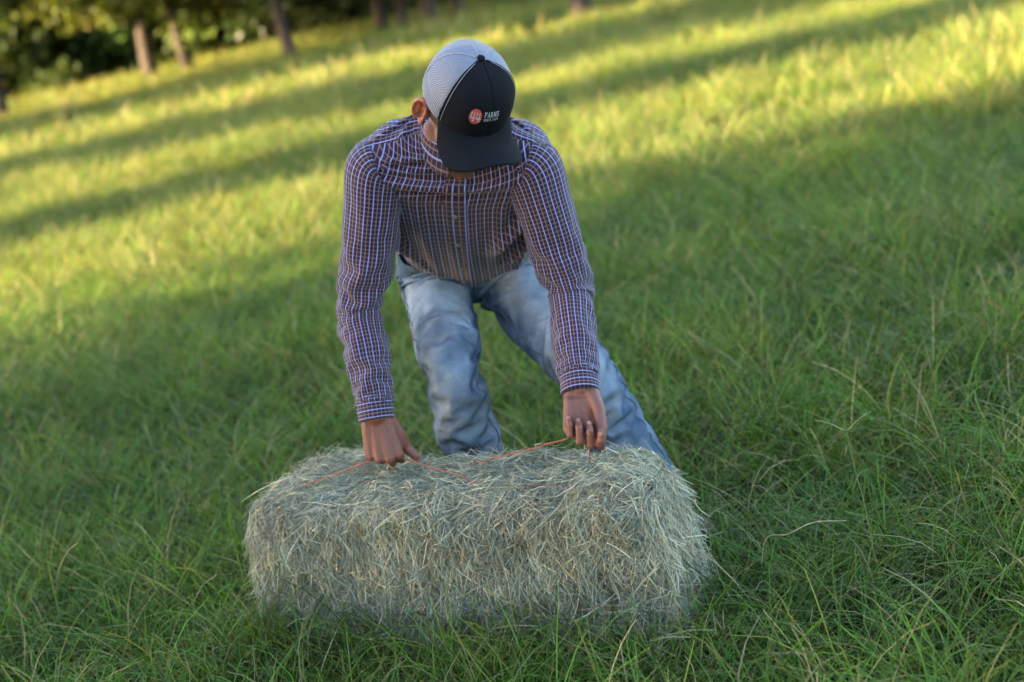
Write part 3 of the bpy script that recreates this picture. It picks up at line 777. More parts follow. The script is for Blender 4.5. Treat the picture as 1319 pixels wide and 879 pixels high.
# over the shoulders the warp lines keep their spacing across the body
lat = (P0 - C[:, None] * 0) @ Xs - float(C[-1] @ Xs); latc = np.concatenate([lat, lat[:, :1]], 1)
wt = np.clip((np.linspace(0, 1, NV) - .52) / .22, 0, 1)[:, None]; wt = wt * wt * (3 - 2 * wt)
Ub = np.where(np.abs(Uc) < 1e-9, 0, Uc); frontm = np.abs(Uc) < half * .5
uvl = loopuv(latc, Vc, NV, NU).reshape(NV - 1, NU, 4, 2); wl_ = wt[:-1, :, None] + 0 * uv4[..., 0]
uv4[..., 0] = uv4[..., 0] * (1 - wl_) + uvl[..., 0] * wl_
# yoke: saddle over the shoulders, cut across the grain
Tn_ = nrm(C[-8] - C[-30]); Frs = np.cross(Xs, Tn_); dep = (P0 - C[-8]) @ Frs
dep_c = np.concatenate([dep, dep[:, :1]], 1)
uvY = loopuv(dep_c * 1.0, latc, NV, NU)
upv = (P0 - C[-8]) @ Tn_
yoke = np.minimum(.030 - .10 * np.abs(lat) - dep, upv + .075)
nrmP = normals(P1); sgn = np.sign(((P1 - C[:, None]) * nrmP).sum(-1).mean()); nrmP = nrmP * sgn
tg = np.linspace(-np.pi, np.pi, NU, endpoint=False); tg = np.roll(tg, NU // 2)[None]; vg = np.linspace(0, 1, NV)[:, None]
def fold(t0, v0, t1, v1, wid, amp):      # a crease line from (t0,v0) to (t1,v1) on the shirt, raised on one side and sunk on the other
    dx, dy = (t1 - t0) * .18, (v1 - v0) * .62; L = math.hypot(dx, dy); ux, uy = dx / L, dy / L
    x = (tg - t0) * .18; y = (vg - v0) * .62; a_ = (x * ux + y * uy) / L; d_ = (x * -uy + y * ux) / wid
    return amp * np.exp(-d_ ** 2) * (1 - .9 * d_) * np.clip(a_ * 4, 0, 1) * np.clip((1 - a_) * 4, 0, 1) * (a_ > 0) * (a_ < 1)
fo = fold(1.25, .62, .25, .30, .014, .030) + fold(1.35, .52, .45, .20, .012, .024) + fold(.55, .62, .35, .18, .010, .009) + fold(-1.2, .60, -.5, .26, .012, .018) + fold(-1.1, .48, -.2, .12, .011, .012)
fo = fo + fold(-.35, .60, -.28, .10, .009, .007) + fold(-.75, .55, -.65, .12, .010, .008) + fold(.9, .45, .8, .08, .010, .010) + fold(.15, .5, .12, .06, .008, .006) + fold(1.0, .66, .9, .40, .010, .009)
P1 += nrmP * fo[..., None]
P1 += nrmP * (.0025 * np.clip(yoke / .004, 0, 1))[..., None]; JY = 62
shirt = cloth_obj('shirt', P1, MT['shirt'], person, uv4)
at = shirt.data.attributes.new('yoke', 'FLOAT', 'POINT'); at.data.foreach_set('value', yoke.astype(np.float32).ravel())
l = shirt.data.uv_layers.new(name='Yoke'); l.data.foreach_set('uv', uvY.astype(np.float32).ravel()); shirt.data.uv_layers.active_index = 0
shirt['label'] = 'plum, blue and tan checked button shirt'

# placket strip and buttons along the front centre
cols = [-2, -1, 0, 1, 2]; js = np.arange(3, JY + 8)
PL = np.stack([P1[js, c % NU] + nrmP[js, c % NU] * (.0035 if abs(c) < 2 else .0028) for c in cols], 1)
edge = [P1[js, c % NU] - nrmP[js, c % NU] * .002 for c in (-2, 2)]
PL = np.concatenate([edge[0][:, None], PL, edge[1][:, None]], 1)
n1, n2_ = PL.shape[:2]
uu = np.array([-.0185, -.018, -.009, 0, .009, .018, .0185]) + .0118; vv = Vc[js, 0]
j_, i_ = np.meshgrid(np.arange(n1 - 1), np.arange(n2_ - 1), indexing='ij')
puv = np.stack([np.stack([uu[i_ + b], vv[j_ + a_]], -1) for a_, b in ((0, 0), (0, 1), (1, 1), (1, 0))], 2)
plk = mesh('placket', PL.reshape(-1, 3), gridfaces(n1, n2_, False), MT['shirt'], uv=puv.reshape(-1, 2)); world_child(plk, shirt)
ss = plk.modifiers.new('smooth', 'SUBSURF'); ss.levels = 1; ss.render_levels = 1
MT['button'] = simple('shirt_button', (.16, .15, .15), .3)
for j in np.linspace(9, JY + 3, 6).astype(int):
    n = nrmP[j, 0]; p = P1[j, 0] + n * .0055; x = nrm(np.cross(n, A(0, 0, 1))); y = np.cross(n, x); b = Mb()
    prof = [(.0, .0010), (.0030, .0008), (.0042, .0020), (.0056, .0016), (.0058, -.001)]
    th = np.linspace(0, 2 * np.pi, 16, endpoint=False)
    V = np.vstack([p + r * (np.cos(th)[:, None] * x + np.sin(th)[:, None] * y) + h * n for r, h in [(.0004, .001)] + prof[1:]])
    world_child(mesh('button', V, gridfaces(5, 16), MT['button']), shirt)

# --- sleeves
def sleeve(name, sh, el, wr, key, inward, nu=48, nv=96, seed=5, excess=1.21):
    ctr = [sh + inward * .060 - A(0, 0, .01), sh + inward * .008, sh * .72 + el * .28, sh * .35 + el * .65, el, el * .6 + wr * .4, el * .26 + wr * .74, el * .17 + wr * .83]
    rr = np.array([[.045], [.069], [.066], [.0615], [.058], [.0525], [.046], [.040]])
    C = catmull(ctr, nv); r = catmull(rr, nv)[:, 0]
    X0 = np.tile(Xs, (nv, 1)); P0 = ring_grid(C, X0, r, r, r, nu)
    Lu, Lv = seglen(P0); t = np.linspace(0, 1, nv - 1)[:, None]
    ex = 1 + (excess - 1) * np.clip((t - .26) / .22, 0, 1)
    pin = np.zeros((nv, nu), bool); pin[:12] = True; pin[-1:] = True
    P = pbd(P0, Lu * 1.0, Lv * ex, pin, caps_all[key], steps=240, grav=.000012, bend=.03, seed=seed, iters=3)
    wb = np.clip((np.linspace(0, 1, nv) - .12) / .22, 0, 1)[:, None, None]; wb = wb * wb * (3 - 2 * wb); P = P0 * (1 - wb) + P * wb
    # gather the end into the cuff
    U = np.arange(nu + 1)[None] * (2 * np.pi * .062 / nu) + 0 * C[:, :1]
    # stripes keep their width: round count of the repeat
    U = U * (round(2 * np.pi * .062 / PU) * PU / (2 * np.pi * .062))
    Vv = np.concatenate([np.zeros((1, 1)), np.cumsum((Lv * ex).mean(1, keepdims=True), 0)], 0) + 0 * U
    o = cloth_obj('sleeve', P, MT['shirt'], shirt, loopuv(U, Vv, nv, nu))
    # cuff: a band cut across the grain
    nc = 14; d = nrm(wr - el); c0 = el * .185 + wr * .815; c1 = wr + d * .012
    C2 = np.stack([c0 + (c1 - c0) * q for q in np.linspace(0, 1, nc)] + [c1 - d * .001, c1 - d * .012])
    r2 = np.concatenate([np.array([.0385, .0412]), np.full(nc - 3, .0418), [.0410], [.0375, .0355]])
    Q = ring_grid(C2, np.tile(Xs, (nc + 2, 1)), r2, r2 * .96, r2 * .96, nu)
    Q = Q + .0016 * vnoise(Q, 38, 7)[..., None] * nrm(Q - C2[:, None])
    U2 = np.arange(nu + 1)[None] * (2 * np.pi * .041 / nu) + 0 * C2[:, :1]; V2 = np.concatenate([np.linspace(0, .068, nc), [.069, .07]])[:, None] + 0 * U2
    cuff = cloth_obj('cuff', Q, MT['shirt'], shirt, loopuv(V2 * .95 + .004, U2, nc + 2, nu))
    return P
SR = sleeve('sleeve', shR, elR, wrR, 'armR', Xs, seed=5)
SL = sleeve('sleeve', shL, elL, wrL, 'armL', -Xs, seed=8)

# --- collar: stand and turned-down fall
ca_ = nrm(nt - nb); cx_ = nrm(Xs - ca_ * (Xs @ ca_)); cf_ = np.cross(cx_, ca_); cc_ = A(-.010, 3.072, 1.121) + ca_ * .003
nph = 72; ph = np.linspace(rad(9), rad(351), nph); prof = []
fr = np.clip((np.cos(ph) - .2) / .8, 0, 1)
for kind, q in [('s', 0), ('s', .5), ('s', 1), ('t', 0), ('f', .15), ('f', .4), ('f', .7), ('f', 1), ('i', 1), ('i', .5)]:
    hgt = .039 - .010 * fr; drop = .038 + .030 * fr ** 2
    rr = .077 + .002 * fr
    if kind == 's': r = rr - .002 * q; z = hgt * q
    elif kind == 't': r = rr + .002; z = hgt + .003
    elif kind == 'f': r = rr + .006 + .016 * q + .014 * q * fr; z = hgt - drop * q
    else: r = rr + .004 + .013 * q + .012 * q * fr; z = hgt - drop * q * .98
    push = .0
    tw = ph + (rad(7) * q * fr * np.sign(np.pi - ph) if kind in 'fi' else 0)
    prof.append(cc_ + (r * np.sin(tw))[:, None] * cx_ + (r * np.cos(tw))[:, None] * cf_ * 1.02 + z[:, None] * ca_)
CP = np.stack(prof, 0); n1, n2_ = CP.shape[:2]
j_, i_ = np.meshgrid(np.arange(n1 - 1), np.arange(n2_ - 1), indexing='ij')
cuv = np.stack([np.stack([(j_ + a_) * .0085 * np.ones_like(i_), (i_ + b) * .0062], -1) for a_, b in ((0, 0), (0, 1), (1, 1), (1, 0))], 2)
colo = mesh('collar', CP.reshape(-1, 3), gridfaces(n1, n2_, False), MT['shirt'], uv=cuv.reshape(-1, 2)); world_child(colo, shirt)
ss = colo.modifiers.new('smooth', 'SUBSURF'); ss.levels = 1; ss.render_levels = 1

# ------------------------------------------------------------------ jeans
M = Mat('denim'); c = M.coord()
slub = M.noise(1.0, 3, .7, M.mapping(c, (620, 620, 45))); slub2 = M.noise(1.0, 3, .7, M.mapping(c, (60, 60, 420))); mott = M.noise(26, 6, .7, c)
cl = M.mix(M.math('MULTIPLY', slub, .75), M.attr(), M.mix(1.0, M.attr(), (.42, .48, .56), 'MULTIPLY'))
cl = M.mix(M.ramp(mott, [(.42, (0, 0, 0)), (.68, (.55, .55, .55))]), cl, M.mix(1.0, cl, (1.75, 1.6, 1.45), 'MULTIPLY'))
M.set(Base_Color=cl, Roughness=.95)
M.bsdf.inputs['Specular IOR Level'].default_value = .1; M.bump(M.math('ADD', M.math('ADD', M.noise(38, 6, .65, M.mapping(c, (1, 1, 1.6))), M.math('MULTIPLY', slub2, .12)), M.math('MULTIPLY', M.noise(900, 2, .6, c), .12)), .8, .006); MT['denim'] = M.m
MT['denim_dark'] = simple('denim_seam', (.06, .09, .14), .9)
waist = A(-.058, 3.485, .812); pax = nrm(A(.02, -.58, .81))
def trouser(s, hp, kn, an, key, seed, nu=72, nv=150):
    w0 = waist + Xp * s * .0815; w1 = w0 - pax * .07 + Xp * s * .004
    ctr = [w0 + pax * .004, w1, hp + A(0, 0, -.005) - Xp * s * .001, hp * .72 + kn * .28 - A(0, .0, .012), hp * .35 + kn * .65, kn + A(0, -.006, 0), kn * .62 + an * .38, kn * .2 + an * .8, an + (an - kn) * .02 - A(0, 0, .02)]
    aa = [.0835, .0915, .0935, .091, .083, .076, .076, .080, .084]
    ff = [.112, .115, .108, .090, .081, .075, .075, .078, .084]
    bb = [.112, .128, .128, .104, .084, .074, .076, .080, .084]
    ex = catmull(np.array([[3.4], [3.2], [2.8], [2.1], [2.0], [2.0], [2.0], [2.0], [2.0]]), nv)[:, 0]
    C = catmull(ctr, nv); f3 = lambda v: catmull(np.array(v)[:, None], nv)[:, 0]
    P0 = ring_grid(C, np.tile(Xp, (nv, 1)), f3(aa), f3(ff), f3(bb), nu, ex)
    # theta grows to +Xp for a curve running upwards; here it runs down, which only mirrors the front
    Lu, Lv = seglen(P0); t = np.linspace(0, 1, nv - 1)[:, None]
    exs = 1 + .085 * np.clip((t - .25) / .2, 0, 1)
    pin = np.zeros((nv, nu), bool); pin[:18] = True; pin[-1:] = True
    P = pbd(P0, Lu * 1.01, Lv * exs, pin, caps_all[key] + caps_all['torso'][:2], steps=200, grav=.00001, bend=.04, seed=seed, iters=3)
    T = nrm(np.gradient(C, axis=0)); N = normals(P); sg = np.sign(((P - C[:, None]) * N).sum(-1).mean()); N = N * sg
    front = np.clip(-(N @ nrm(A(0, -.9, .45)) * -1), 0, 1)
    tt = np.linspace(0, 1, nv)[:, None]
    fade = np.clip(front * (.35 + .9 * np.exp(-((tt - .42) / .22) ** 2)) * .75 + .40 * vnoise(P * A(1, 1, .5), 14, 2) + .30 * vnoise(P * A(1, 1, .35), 50, 4) + .05, 0, 1)
    grime = np.clip(1.1 * vnoise(P, 9, 6) + .5 * vnoise(P, 30, 7) - .05, 0, 1) * np.clip(front * 1.6, 0, 1)
    c = A(.055, .092, .150) * (1 - fade[..., None]) + A(.285, .345, .42) * fade[..., None]
    c = c * .93
    c = c * (1 - .55 * grime[..., None]) + A(.13, .115, .095) * .55 * grime[..., None]
    return P, c.reshape(-1, 3), N
PR, cR, NR = trouser(-1, hipR, kneeR, ankR, 'legR', 11)
PLg, cL, NL = trouser(1, hipL, kneeL, ankL, 'legL', 12)
nvj, nuj = PR.shape[:2]
Vj = np.vstack([PR.reshape(-1, 3), PLg.reshape(-1, 3)]); Fj = np.vstack([gridfaces(nvj, nuj), gridfaces(nvj, nuj) + nvj * nuj])
jeans = world_child(mesh('jeans', Vj, Fj, MT['denim'], colr=np.vstack([cR, cL])), person)
ss = jeans.modifiers.new('smooth', 'SUBSURF'); ss.levels = 1; ss.render_levels = 1
jeans['label'] = 'faded light blue denim jeans'
# outer and inner leg seams
for Pq, Nq in ((PR, NR), (PLg, NL)):
    for ci in (nuj // 4 + 3, 3 * nuj // 4 - 3):
        jr = np.arange(4, nvj - 2); V, F = tube(Pq[jr, ci] + Nq[jr, ci] * .0006, .0020, 6); world_child(mesh('leg_seam', V, F, MT['denim_dark']), jeans)
# front pocket openings
for Pq, Nq in ((PR, NR), (PLg, NL)):
    sx = 1 if Pq is PLg else -1
    jj = np.linspace(3, 22, 16); ii = np.array([(sx * (nuj * (.06 + .13 * ((k / 15) ** 1.7)))) for k in range(16)])
    ii = np.where(True, ii, ii); fr_ = 0 if (Pq[8, 0] - Pq[8, nuj // 2]) @ A(0, -1, 0) > 0 else nuj // 2
    pts = np.array([Pq[int(round(j)), int(round(fr_ + (i if fr_ == 0 else -i))) % nuj] + Nq[int(round(j)), int(round(fr_ + (i if fr_ == 0 else -i))) % nuj] * .001 for j, i in zip(jj, ii)])
    pts = catmull(pts[::3], 24); V, F = tube(pts, .0022, 6); world_child(mesh('pocket_edge', V, F, MT['denim_dark']), jeans)
# waistband
nwb = 9; Cw = np.stack([waist + pax * z for z in np.linspace(-.012, .030, nwb)] + [waist + pax * .030, waist + pax * .0]); rw = np.concatenate([np.full(nwb, 1.0), [.965, .955]])
Q = ring_grid(Cw[:nwb], np.tile(Xp, (nwb, 1)), np.full(nwb, .1735), np.full(nwb, .1195), np.full(nwb, .1185), 96, 2.3)
Q = np.concatenate([Q, (waist + pax * .028) + (Q[-1:] - (waist + pax * .030)) * .965, (waist) + (Q[-1:] - (waist + pax * .030)) * .955], 0)
Q[0] = (waist - pax * .010) + (Q[0] - (waist - pax * .012)) * .985
wc = np.tile(A(.08, .12, .19), (Q.shape[0] * 96, 1)) * (1 + .25 * vnoise(Q.reshape(-1, 3), 40, 3))[:, None]
cloth_obj('waistband', Q, MT['denim'], jeans, colr=wc)
fw = np.cross(Xp, pax); fw = fw if fw[1] < 0 else -fw
def band_pt(x, z):      # point on the waistband front
    y = .1195 * (1 - (abs(x) / .1735) ** 2.3) ** (1 / 2.3); return waist + pax * z + Xp * x + fw * y
for x in (-.095, .095):
    b = Mb(); p = band_pt(x, .010); n = nrm(fw + Xp * x * 4); b.box(p + n * .004, [pax * .026, nrm(np.cross(pax, n)) * .005, n * .0016]); world_child(b.build('belt_loop', MT['denim_dark'], None, False), jeans)
b = Mb(); p = band_pt(.004, .010); b.capsule(p + fw * .001, p + fw * .005, .0085, .0075, 16); world_child(b.build('button', simple('brass_button', (.32, .22, .12), .35, Metallic=.9)), jeans)
# boots in the grass behind the bale
MT['boot'] = simple('boot_leather', (.10, .055, .030), .55)
for key, an, out in (('R', ankR, nrm(A(-.35, -.8, 0))), ('L', ankL, nrm(A(.55, -.8, 0)))):
    C = np.stack([A(an[0], an[1], .20) - out * .02, A(an[0], an[1], .13) - out * .02, A(an[0], an[1], .075) - out * .012]); b = Mb()
    b.add(*tube(C, [.050, .048, .050], 16)); b.capsule(A(an[0], an[1], .055) - out * .03, A(an[0], an[1], .05) + out * .06, .045, .045, 16); b.capsule(A(an[0], an[1], .05) + out * .06, A(an[0], an[1], .038) + out * .165, .046, .030, 16)
    bo = world_child(b.build('boot', MT['boot']), person)
    so = Mb(); sx_ = np.cross(out, A(0, 0, 1)); so.box(A(an[0], an[1], .008) + out * .055, [out * .135, sx_ * .040, A(0, 0, .008)]); so.box(A(an[0], an[1], .012) - out * .045, [out * .035, sx_ * .036, A(0, 0, .016)])
    world_child(so.build('sole', simple('boot_sole', (.03, .022, .018), .8), None, False), bo)

# ------------------------------------------------------------------ cap
MT['cap_black'] = None
M = Mat('cap_twill'); c = M.coord(); M.set(Base_Color=M.ramp(M.noise(300, 3, .6, c), [(.3, (.0035, .004, .006)), (.7, (.008, .009, .012))]), Roughness=.9); M.bsdf.inputs['Specular IOR Level'].default_value = .12; M.bump(M.noise(900, 3, .6, c), .3, .001); MT['cap_black'] = M.m
MT['white_thread'] = simple('white_thread', (.36, .37, .41), .8)
M = Mat('cap_net'); uvn = M.coord('UV'); sp = M.node('ShaderNodeSeparateXYZ'); M.link(uvn, sp.inputs[0])
u_, v_ = sp.outputs[0], sp.outputs[1]; PH = .0040
d1 = M.math('ABSOLUTE', M.math('SUBTRACT', M.math('FRACT', M.math('DIVIDE', M.math('ADD', u_, M.math('MULTIPLY', v_, .55)), PH)), .5))
d2 = M.math('ABSOLUTE', M.math('SUBTRACT', M.math('FRACT', M.math('DIVIDE', M.math('SUBTRACT', v_, M.math('MULTIPLY', u_, .2)), PH * .8)), .5))
hole = M.math('MULTIPLY', M.math('LESS_THAN', d1, .30), M.math('LESS_THAN', d2, .36))
M.set(Base_Color=(.25, .265, .34), Roughness=.6)
tp = M.node('ShaderNodeBsdfTransparent'); mx = M.node('ShaderNodeMixShader'); M.put(mx.inputs[0], hole); M.link(M.bsdf.outputs[0], mx.inputs[1]); M.link(tp.outputs[0], mx.inputs[2]); M.link(mx.outputs[0], M.out.inputs[0]); MT['cap_net'] = M.m

capo = empty('cap', tuple(O)); capo.parent = person; capo.matrix_parent_inverse = Matrix.Translation(-Vector(person.location))
capo['label'] = 'trucker cap with black front and brim and white net back'
def cap_pt(ph, v, lift=0.):
    """ph azimuth from the front (to his left positive), v 0 base .. 1 button"""
    ps = np.asarray(v) * np.pi / 2; c, s = np.cos(ph), np.sin(ph)
    rr = np.cos(ps) ** .72; front = np.clip(c, 0, 1)
    rr = rr * (1 + .05 * front * np.sin(2 * ps)); z = .112 * np.sin(ps) ** .92 - .012 * (1 - np.asarray(v)) * np.clip(-c, -1, 1) * 0
    ay = np.where(c > 0, .096, .104)
    x = .0865 * s * rr; y = ay * c * rr; n = np.stack([s / .0865 * rr, c / ay * rr, np.sin(ps) / .112 + 0 * c], -1); n = nrm(n)
    L = np.stack([x, y, z + 0 * c], -1) + n * np.asarray(lift)[..., None]
    return O + HS * (L[..., :1] * hl + L[..., 1:2] * hf + L[..., 2:] * ht)
def cap_child(o, parent=capo): 
    o.parent = parent; o.matrix_parent_inverse = Matrix.Translation(-Vector(tuple(O))); return o
PF = rad(64)
def panel(name, p0, p1, mat, lift=0., nph=22, nvv=30):
    pv, vv = np.meshgrid(np.linspace(p0, p1, nph), np.linspace(0, .992, nvv), indexing='xy')
    edge_ = np.minimum(np.abs(pv - p0), np.abs(pv - p1)) / abs(p1 - p0)
    V = cap_pt(pv, vv, lift - .0022 * np.exp(-(edge_ / .03) ** 2))
    ul = pv * .09 * np.cos(vv * 1.2); vl = vv * .15
    j_, i_ = np.meshgrid(np.arange(nvv - 1), np.arange(nph - 1), indexing='ij')
    uv = np.stack([np.stack([ul[j_ + a_, i_ + b], vl[j_ + a_, i_ + b]], -1) for a_, b in ((0, 0), (0, 1), (1, 1), (1, 0))], 2)
    return cap_child(mesh(name, V.reshape(-1, 3), gridfaces(nvv, nph, False), mat, uv=uv.reshape(-1, 2)))
panel('front_panel', -PF, 0, MT['cap_black'], .0015); panel('front_panel', 0, PF, MT['cap_black'], .0015)
rest = np.linspace(PF, 2 * np.pi - PF, 5)
for k in range(4): panel('net_panel', rest[k], rest[k + 1], MT['cap_net'])
def seam(name, ph, mat, r=.0011, lift=.0022, v1=.97):
    v = np.linspace(0.02, v1, 40); V, F = tube(cap_pt(np.full(40, ph), v, lift), r, 6); return cap_child(mesh(name, V, F, mat))
for ph in rest[1:4]: seam('seam_tape', ph, MT['white_thread'], .0007, .0006)
for s in (-1, 1): seam('stitching', s * (PF - rad(3.0)), MT['white_thread'], .0005, .0024, .93); seam('seam_tape', s * PF, MT['cap_black'], .0022, .0012)
b = Mb(); tp_ = cap_pt(np.array(0.), np.array(1.), np.array(.003)); b.ellipsoid(tp_, [hl * .0085, hf * .0085, ht * .0055], 10); cap_child(b.build('button', MT['cap_black']))
# sweatband at the base inside
phb = np.linspace(0, 2 * np.pi, 64, endpoint=False); V = np.stack([cap_pt(phb, np.full(64, v), -.002) for v in (.0, .07, .14)], 0); cap_child(mesh('sweatband', V.reshape(-1, 3), gridfaces(3, 64), MT['cap_black']))
# brim
nb1, nb2 = 41, 16; bv = []
phs = np.linspace(-PF, PF, nb1)
for lift in (0, -.0032):
    rows = []
    for q in np.linspace(0, 1, nb2):
        x0, y0 = .0865 * np.sin(phs), .096 * np.cos(phs)
        tq = phs / PF; x1 = .0850 * np.sign(tq) * np.abs(np.sin(tq * np.pi / 2)) ** .80; y1 = .096 + .068 * (np.clip(1 - np.abs(x1 / .0900) ** 3.2, 0, 1)) ** .5 - .030 * (np.abs(tq) ** 6)
        x = x0 + (x1 - x0) * q ** .9; y = y0 + (y1 - y0) * q
        out_ = np.clip((y - y0), 0, 1)
        z = -.10 * out_ - 5.2 * x ** 2 * np.clip(q * 2.2, 0, 1) + .0005 + lift - .10 * out_ ** 2
        rows.append(O + HS * (x[:, None] * hl + y[:, None] * hf + z[:, None] * ht))
    bv.append(np.stack(rows, 0))
Fb = [tuple(f) for f in gridfaces(nb2, nb1, False)]; off = nb1 * nb2; Fall = list(Fb) + [tuple(i + off for i in f[::-1]) for f in Fb]
for i in range(nb1 - 1): e = (nb2 - 1) * nb1 + i; Fall.append((e, e + 1, e + 1 + off, e + off))
for j in range(nb2 - 1):
    for i in (0, nb1 - 1): e = j * nb1 + i; Fall.append((e, e + nb1, e + nb1 + off, e + off))
brim = cap_child(mesh('brim', np.vstack([bv[0].reshape(-1, 3), bv[1].reshape(-1, 3)]), Fall, MT['cap_black']))
# emblem and lettering, embroidered on the front
def onfront(x, y, lift):   # flat metres on the front, y up from the base, to the crown surface
    v = y / .135; return cap_pt(x / .0865 * .9, v, lift)
def flat(name, polys, mat, lift, parent=capo, thick=.0008):
    """polys: list of outlines in (x, y); each filled, cut fine and laid on the crown"""
    bm = bmesh.new()
    for pl in polys:
        vs_ = [bm.verts.new((p[0], p[1], 0)) for p in pl]
        bm.faces.new(vs_)
    bmesh.ops.triangulate(bm, faces=bm.faces); 
    bm.verts.ensure_lookup_table(); XY = np.array([v.co[:2] for v in bm.verts]); F = [tuple(v.index for v in f.verts) for f in bm.faces]
    bm.verts.index_update(); F = [tuple(v.index for v in f.verts) for f in bm.faces]; bm.free()
    Vt = onfront(XY[:, 0], XY[:, 1], np.full(len(XY), lift + thick))
    return cap_child(mesh(name, Vt, F, mat, smooth=False), parent)
EX, EY, ER = -.0360, .0390, .0138
th = np.linspace(0, 2 * np.pi, 40, endpoint=False)
rings = [[(EX + ER * f * math.cos(t), EY + ER * f * math.sin(t)) for t in th] for f in (1, .66, .33)]
polys = []
for a_, b_ in ((0, 1), (1, 2)):
    for k in range(40): polys.append([rings[a_][k], rings[a_][(k + 1) % 40], rings[b_][(k + 1) % 40], rings[b_][k]])
polys.append(rings[2])
M = Mat('red_thread'); M.set(Base_Color=(.42, .055, .030), Roughness=.75); M.bump(M.noise(900, 2, .6, M.coord()), .4, .001); MT['red_thread'] = M.m
emblem = flat('emblem', polys, MT['red_thread'], .0022)
def rects(lst, ox, oy, sx, sy):
    return [[(ox + x0 * sx, oy + y0 * sy), (ox + x1 * sx, oy + y0 * sy), (ox + x1 * sx, oy + y1 * sy), (ox + x0 * sx, oy + y1 * sy)] for x0, y0, x1, y1 in lst]
def quad(a, b, w, ox, oy, sx, sy):
    (x0, y0), (x1, y1) = a, b; return [(ox + (x0 - w / 2) * sx, oy + y0 * sy), (ox + (x0 + w / 2) * sx, oy + y0 * sy), (ox + (x1 + w / 2) * sx, oy + y1 * sy), (ox + (x1 - w / 2) * sx, oy + y1 * sy)]
four = [(.02, .30, .20, 1.0), (.0, .86, .30, 1.0), (.02, .26, 1.0, .42), (.62, .0, .80, 1.0), (.48, .0, .94, .12)]
digits = rects(four, EX - .0108, EY - .0085, .0100, .0165) + rects(four, EX + .0008, EY - .0085, .0100, .0165)
flat('lettering', digits, MT['white_thread'], .0034)
FONT = {   # slab letters on a unit cell: rectangles and slanted strokes
    'F': ([(.12, 0, .34, 1), (0, 0, .46, .12), (0, .88, .9, 1), (.74, .66, .9, 1), (.3, .44, .68, .56), (.58, .36, .68, .64)], []),
    'A': ([(0, 0, .36, .12), (.58, 0, 1, .12), (.25, .28, .75, .39)], [((.16, 0), (.46, 1), .13), ((.80, 0), (.52, 1), .24)]),
    'R': ([(.12, 0, .34, 1), (0, 0, .46, .12), (0, .88, .7, 1), (.3, .44, .72, .55), (.64, .52, .84, .92), (.74, 0, 1, .12)], [((.80, .0), (.56, .5), .22)]),
    'M': ([(.08, 0, .20, 1), (0, 0, .30, .12), (0, .88, .26, 1), (.74, 0, .94, 1), (.64, 0, 1, .12), (.74, .88, 1, 1)], [((.48, .12), (.22, 1), .18), ((.48, .12), (.78, 1), .12)]),
    'S': ([(.1, .86, .85, 1), (.06, .52, .26, .92), (.12, .44, .84, .58), (.70, .08, .90, .5), (.1, 0, .85, .14), (.04, 0, .14, .32), (.80, .68, .90, 1)], []),
    'I': ([(.3, 0, .6, 1), (.1, 0, .8, .16), (.1, .84, .8, 1)], []),
    'N': ([(.08, 0, .24, 1), (.74, 0, .90, 1), (0, 0, .34, .14), (.62, .86, 1, 1)], [((.74, 0), (.2, 1), .24)]),
    'C': ([(.06, .12, .30, .88), (.14, .84, .86, 1), (.14, 0, .86, .16), (.72, .66, .88, 1), (.72, 0, .88, .26)], []),
    'E': ([(.1, 0, .34, 1), (0, 0, .86, .15), (0, .85, .86, 1), (.3, .43, .66, .57), (.72, 0, .86, .32), (.72, .68, .86, 1)], []),
    '1': ([(.34, 0, .64, 1), (.12, 0, .86, .14), (.14, .74, .4, .88)], []),
    '9': ([(.08, .5, .3, .9), (.66, .1, .9, .9), (.14, .86, .82, 1), (.14, .42, .82, .55), (.12, 0, .8, .14)], []),
    '0': ([(.06, .1, .3, .9), (.66, .1, .9, .9), (.14, .86, .82, 1), (.14, 0, .82, .14)], []),
}
def text(s, x, y, w, h, gap):
    out = []
    for ch in s:
        if ch != ' ':
            rc, st = FONT[ch]; out += rects(rc, x, y, w, h) + [quad(a_, b_, ww, x, y, w, h) for a_, b_, ww in st]
        x += (w + gap) * (.55 if ch == ' ' else 1)
    return out
flat('lettering', text('FARMS', -.0175, .0395, .0064, .0092, .0007), MT['white_thread'], .0030)
flat('lettering', text('SINCE 1909', -.0173, .0325, .0029, .0046, .0006), MT['white_thread'], .0030)

# twine goes through the fists
twine(-hy + .085, HR(.090, .010, -.028) , -hx + .08, .14, -hy + .085, -hy + .10)
twine(-hy + .215, HL(.098, .008, -.036), -.02, hx - .20, -hy + .20, -hy + .20)

# ------------------------------------------------------------------ single dry stems and seed heads that stand out of the grass
M = Mat('dry_stem'); M.set(Base_Color=M.ramp(M.noise(60, 3, .6, M.coord()), [(.3, (.22, .15, .09)), (.7, (.46, .38, .24))]), Roughness=.7); MT['dry_stem'] = M.m
MT['green_stem'] = simple('green_stem', (.13, .17, .06), .6)
def stem(name, pts, r, mat, label, cat, fingers=0):
    b = A(pts[0][0], pts[0][1], gz1(pts[0][0], pts[0][1])); e = empty(name, tuple(b)); tag(e, label, cat)
    P = catmull(np.array(pts, float), 24); V, F = tube(P, np.linspace(r, r * .5, 24), 6); world_child(mesh('stalk', V, F, mat), e)
    for k in range(fingers):
        a = 2.1 * k + .4; d = nrm(A(math.cos(a), math.sin(a) * .5, .55)); q = P[-1]; FP = catmull(np.array([q, q + d * .025, q + d * .05 + A(0, 0, -.002), q + d * .072 + A(0, 0, -.009)]), 10)
        V, F = tube(FP, np.linspace(.0013, .0008, 10), 6); world_child(mesh('seed_finger', V, F, mat), e)
    return e
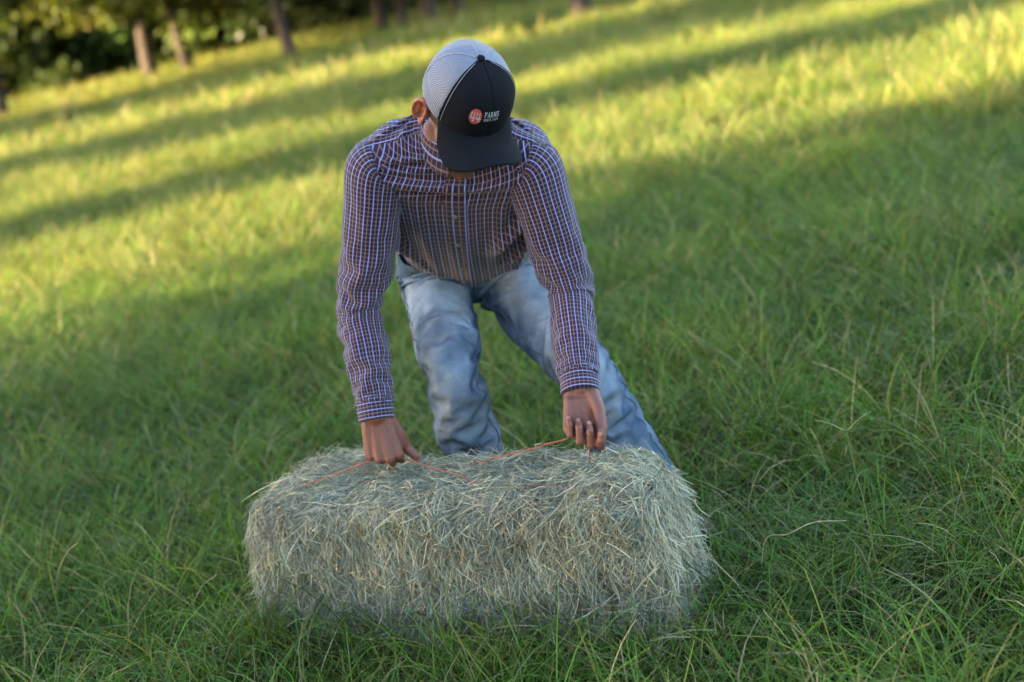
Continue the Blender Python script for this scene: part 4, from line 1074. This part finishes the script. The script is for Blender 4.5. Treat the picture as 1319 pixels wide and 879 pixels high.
stem('dry_stem', [(.42, 2.83, .02), (.442, 2.797, .16), (.48, 2.723, .20), (.535, 2.710, .22), (.606, 2.727, .20)], .0013, MT['dry_stem'], 'pale dry stem lying bent across the grass right of the bale', 'stem')
stem('dry_stem', [(-1.35, 3.55, .0), (-1.28, 3.45, .16), (-1.2, 3.35, .26), (-1.15, 3.29, .30)], .0015, MT['dry_stem'], 'thin dry stem leaning in the grass left of the bale', 'stem')
stem('seed_stalk', [(.67, 2.80, .0), (.665, 2.79, .18), (.65, 2.775, .30), (.643, 2.767, .38)], .0012, MT['green_stem'], 'green seed stalk with three spread fingers right of the bale', 'seed stalk', 3)
# hay shed on the grass round the bale
g = np.random.default_rng(77); n = 600; a = g.uniform(0, 2 * np.pi, n); q = np.abs(g.normal(size=n)) * .16
lx = np.clip(np.cos(a) * 9, -1, 1) * (hx + .0) * g.uniform(.2, 1, n) + np.cos(a) * q; ly = np.sign(np.sin(a)) * hy * (np.abs(np.sin(a)) > .2) + np.sin(a) * q
wx = bc[0] + lx * E1[0] + ly * E2[0]; wy = bc[1] + lx * E1[1] + ly * E2[1]; wz = g.uniform(.05, .17, n)
dv = nrm(np.stack([g.normal(size=n), g.normal(size=n), g.normal(size=n) * .25], 1)); sv = nrm(np.cross(dv, g.normal(size=(n, 3)))); L = g.uniform(.02, .06, n)[:, None]; wd = g.uniform(.0003, .0008, n)[:, None]; c0 = np.stack([wx, wy, wz], 1)
up = A(0, 0, .006)
V = np.stack([c0 - dv * L - sv * wd, c0 - dv * L + sv * wd, c0 + up - sv * wd, c0 + up + sv * wd, c0 + dv * L - sv * wd, c0 + dv * L + sv * wd], 1).reshape(-1, 3)
F = (np.arange(n)[:, None, None] * 6 + np.array([[0, 1, 3, 2], [2, 3, 5, 4]])[None]).reshape(-1, 4)
C = np.repeat(A(.20, .18, .12) * g.uniform(.5, 1.4, (n, 1)), 6, 0)
tag(mesh('loose_hay', V, F, MT['hay'], colr=C, smooth=False), 'loose wisps of hay shed on the grass round the bale', 'hay', kind='stuff')
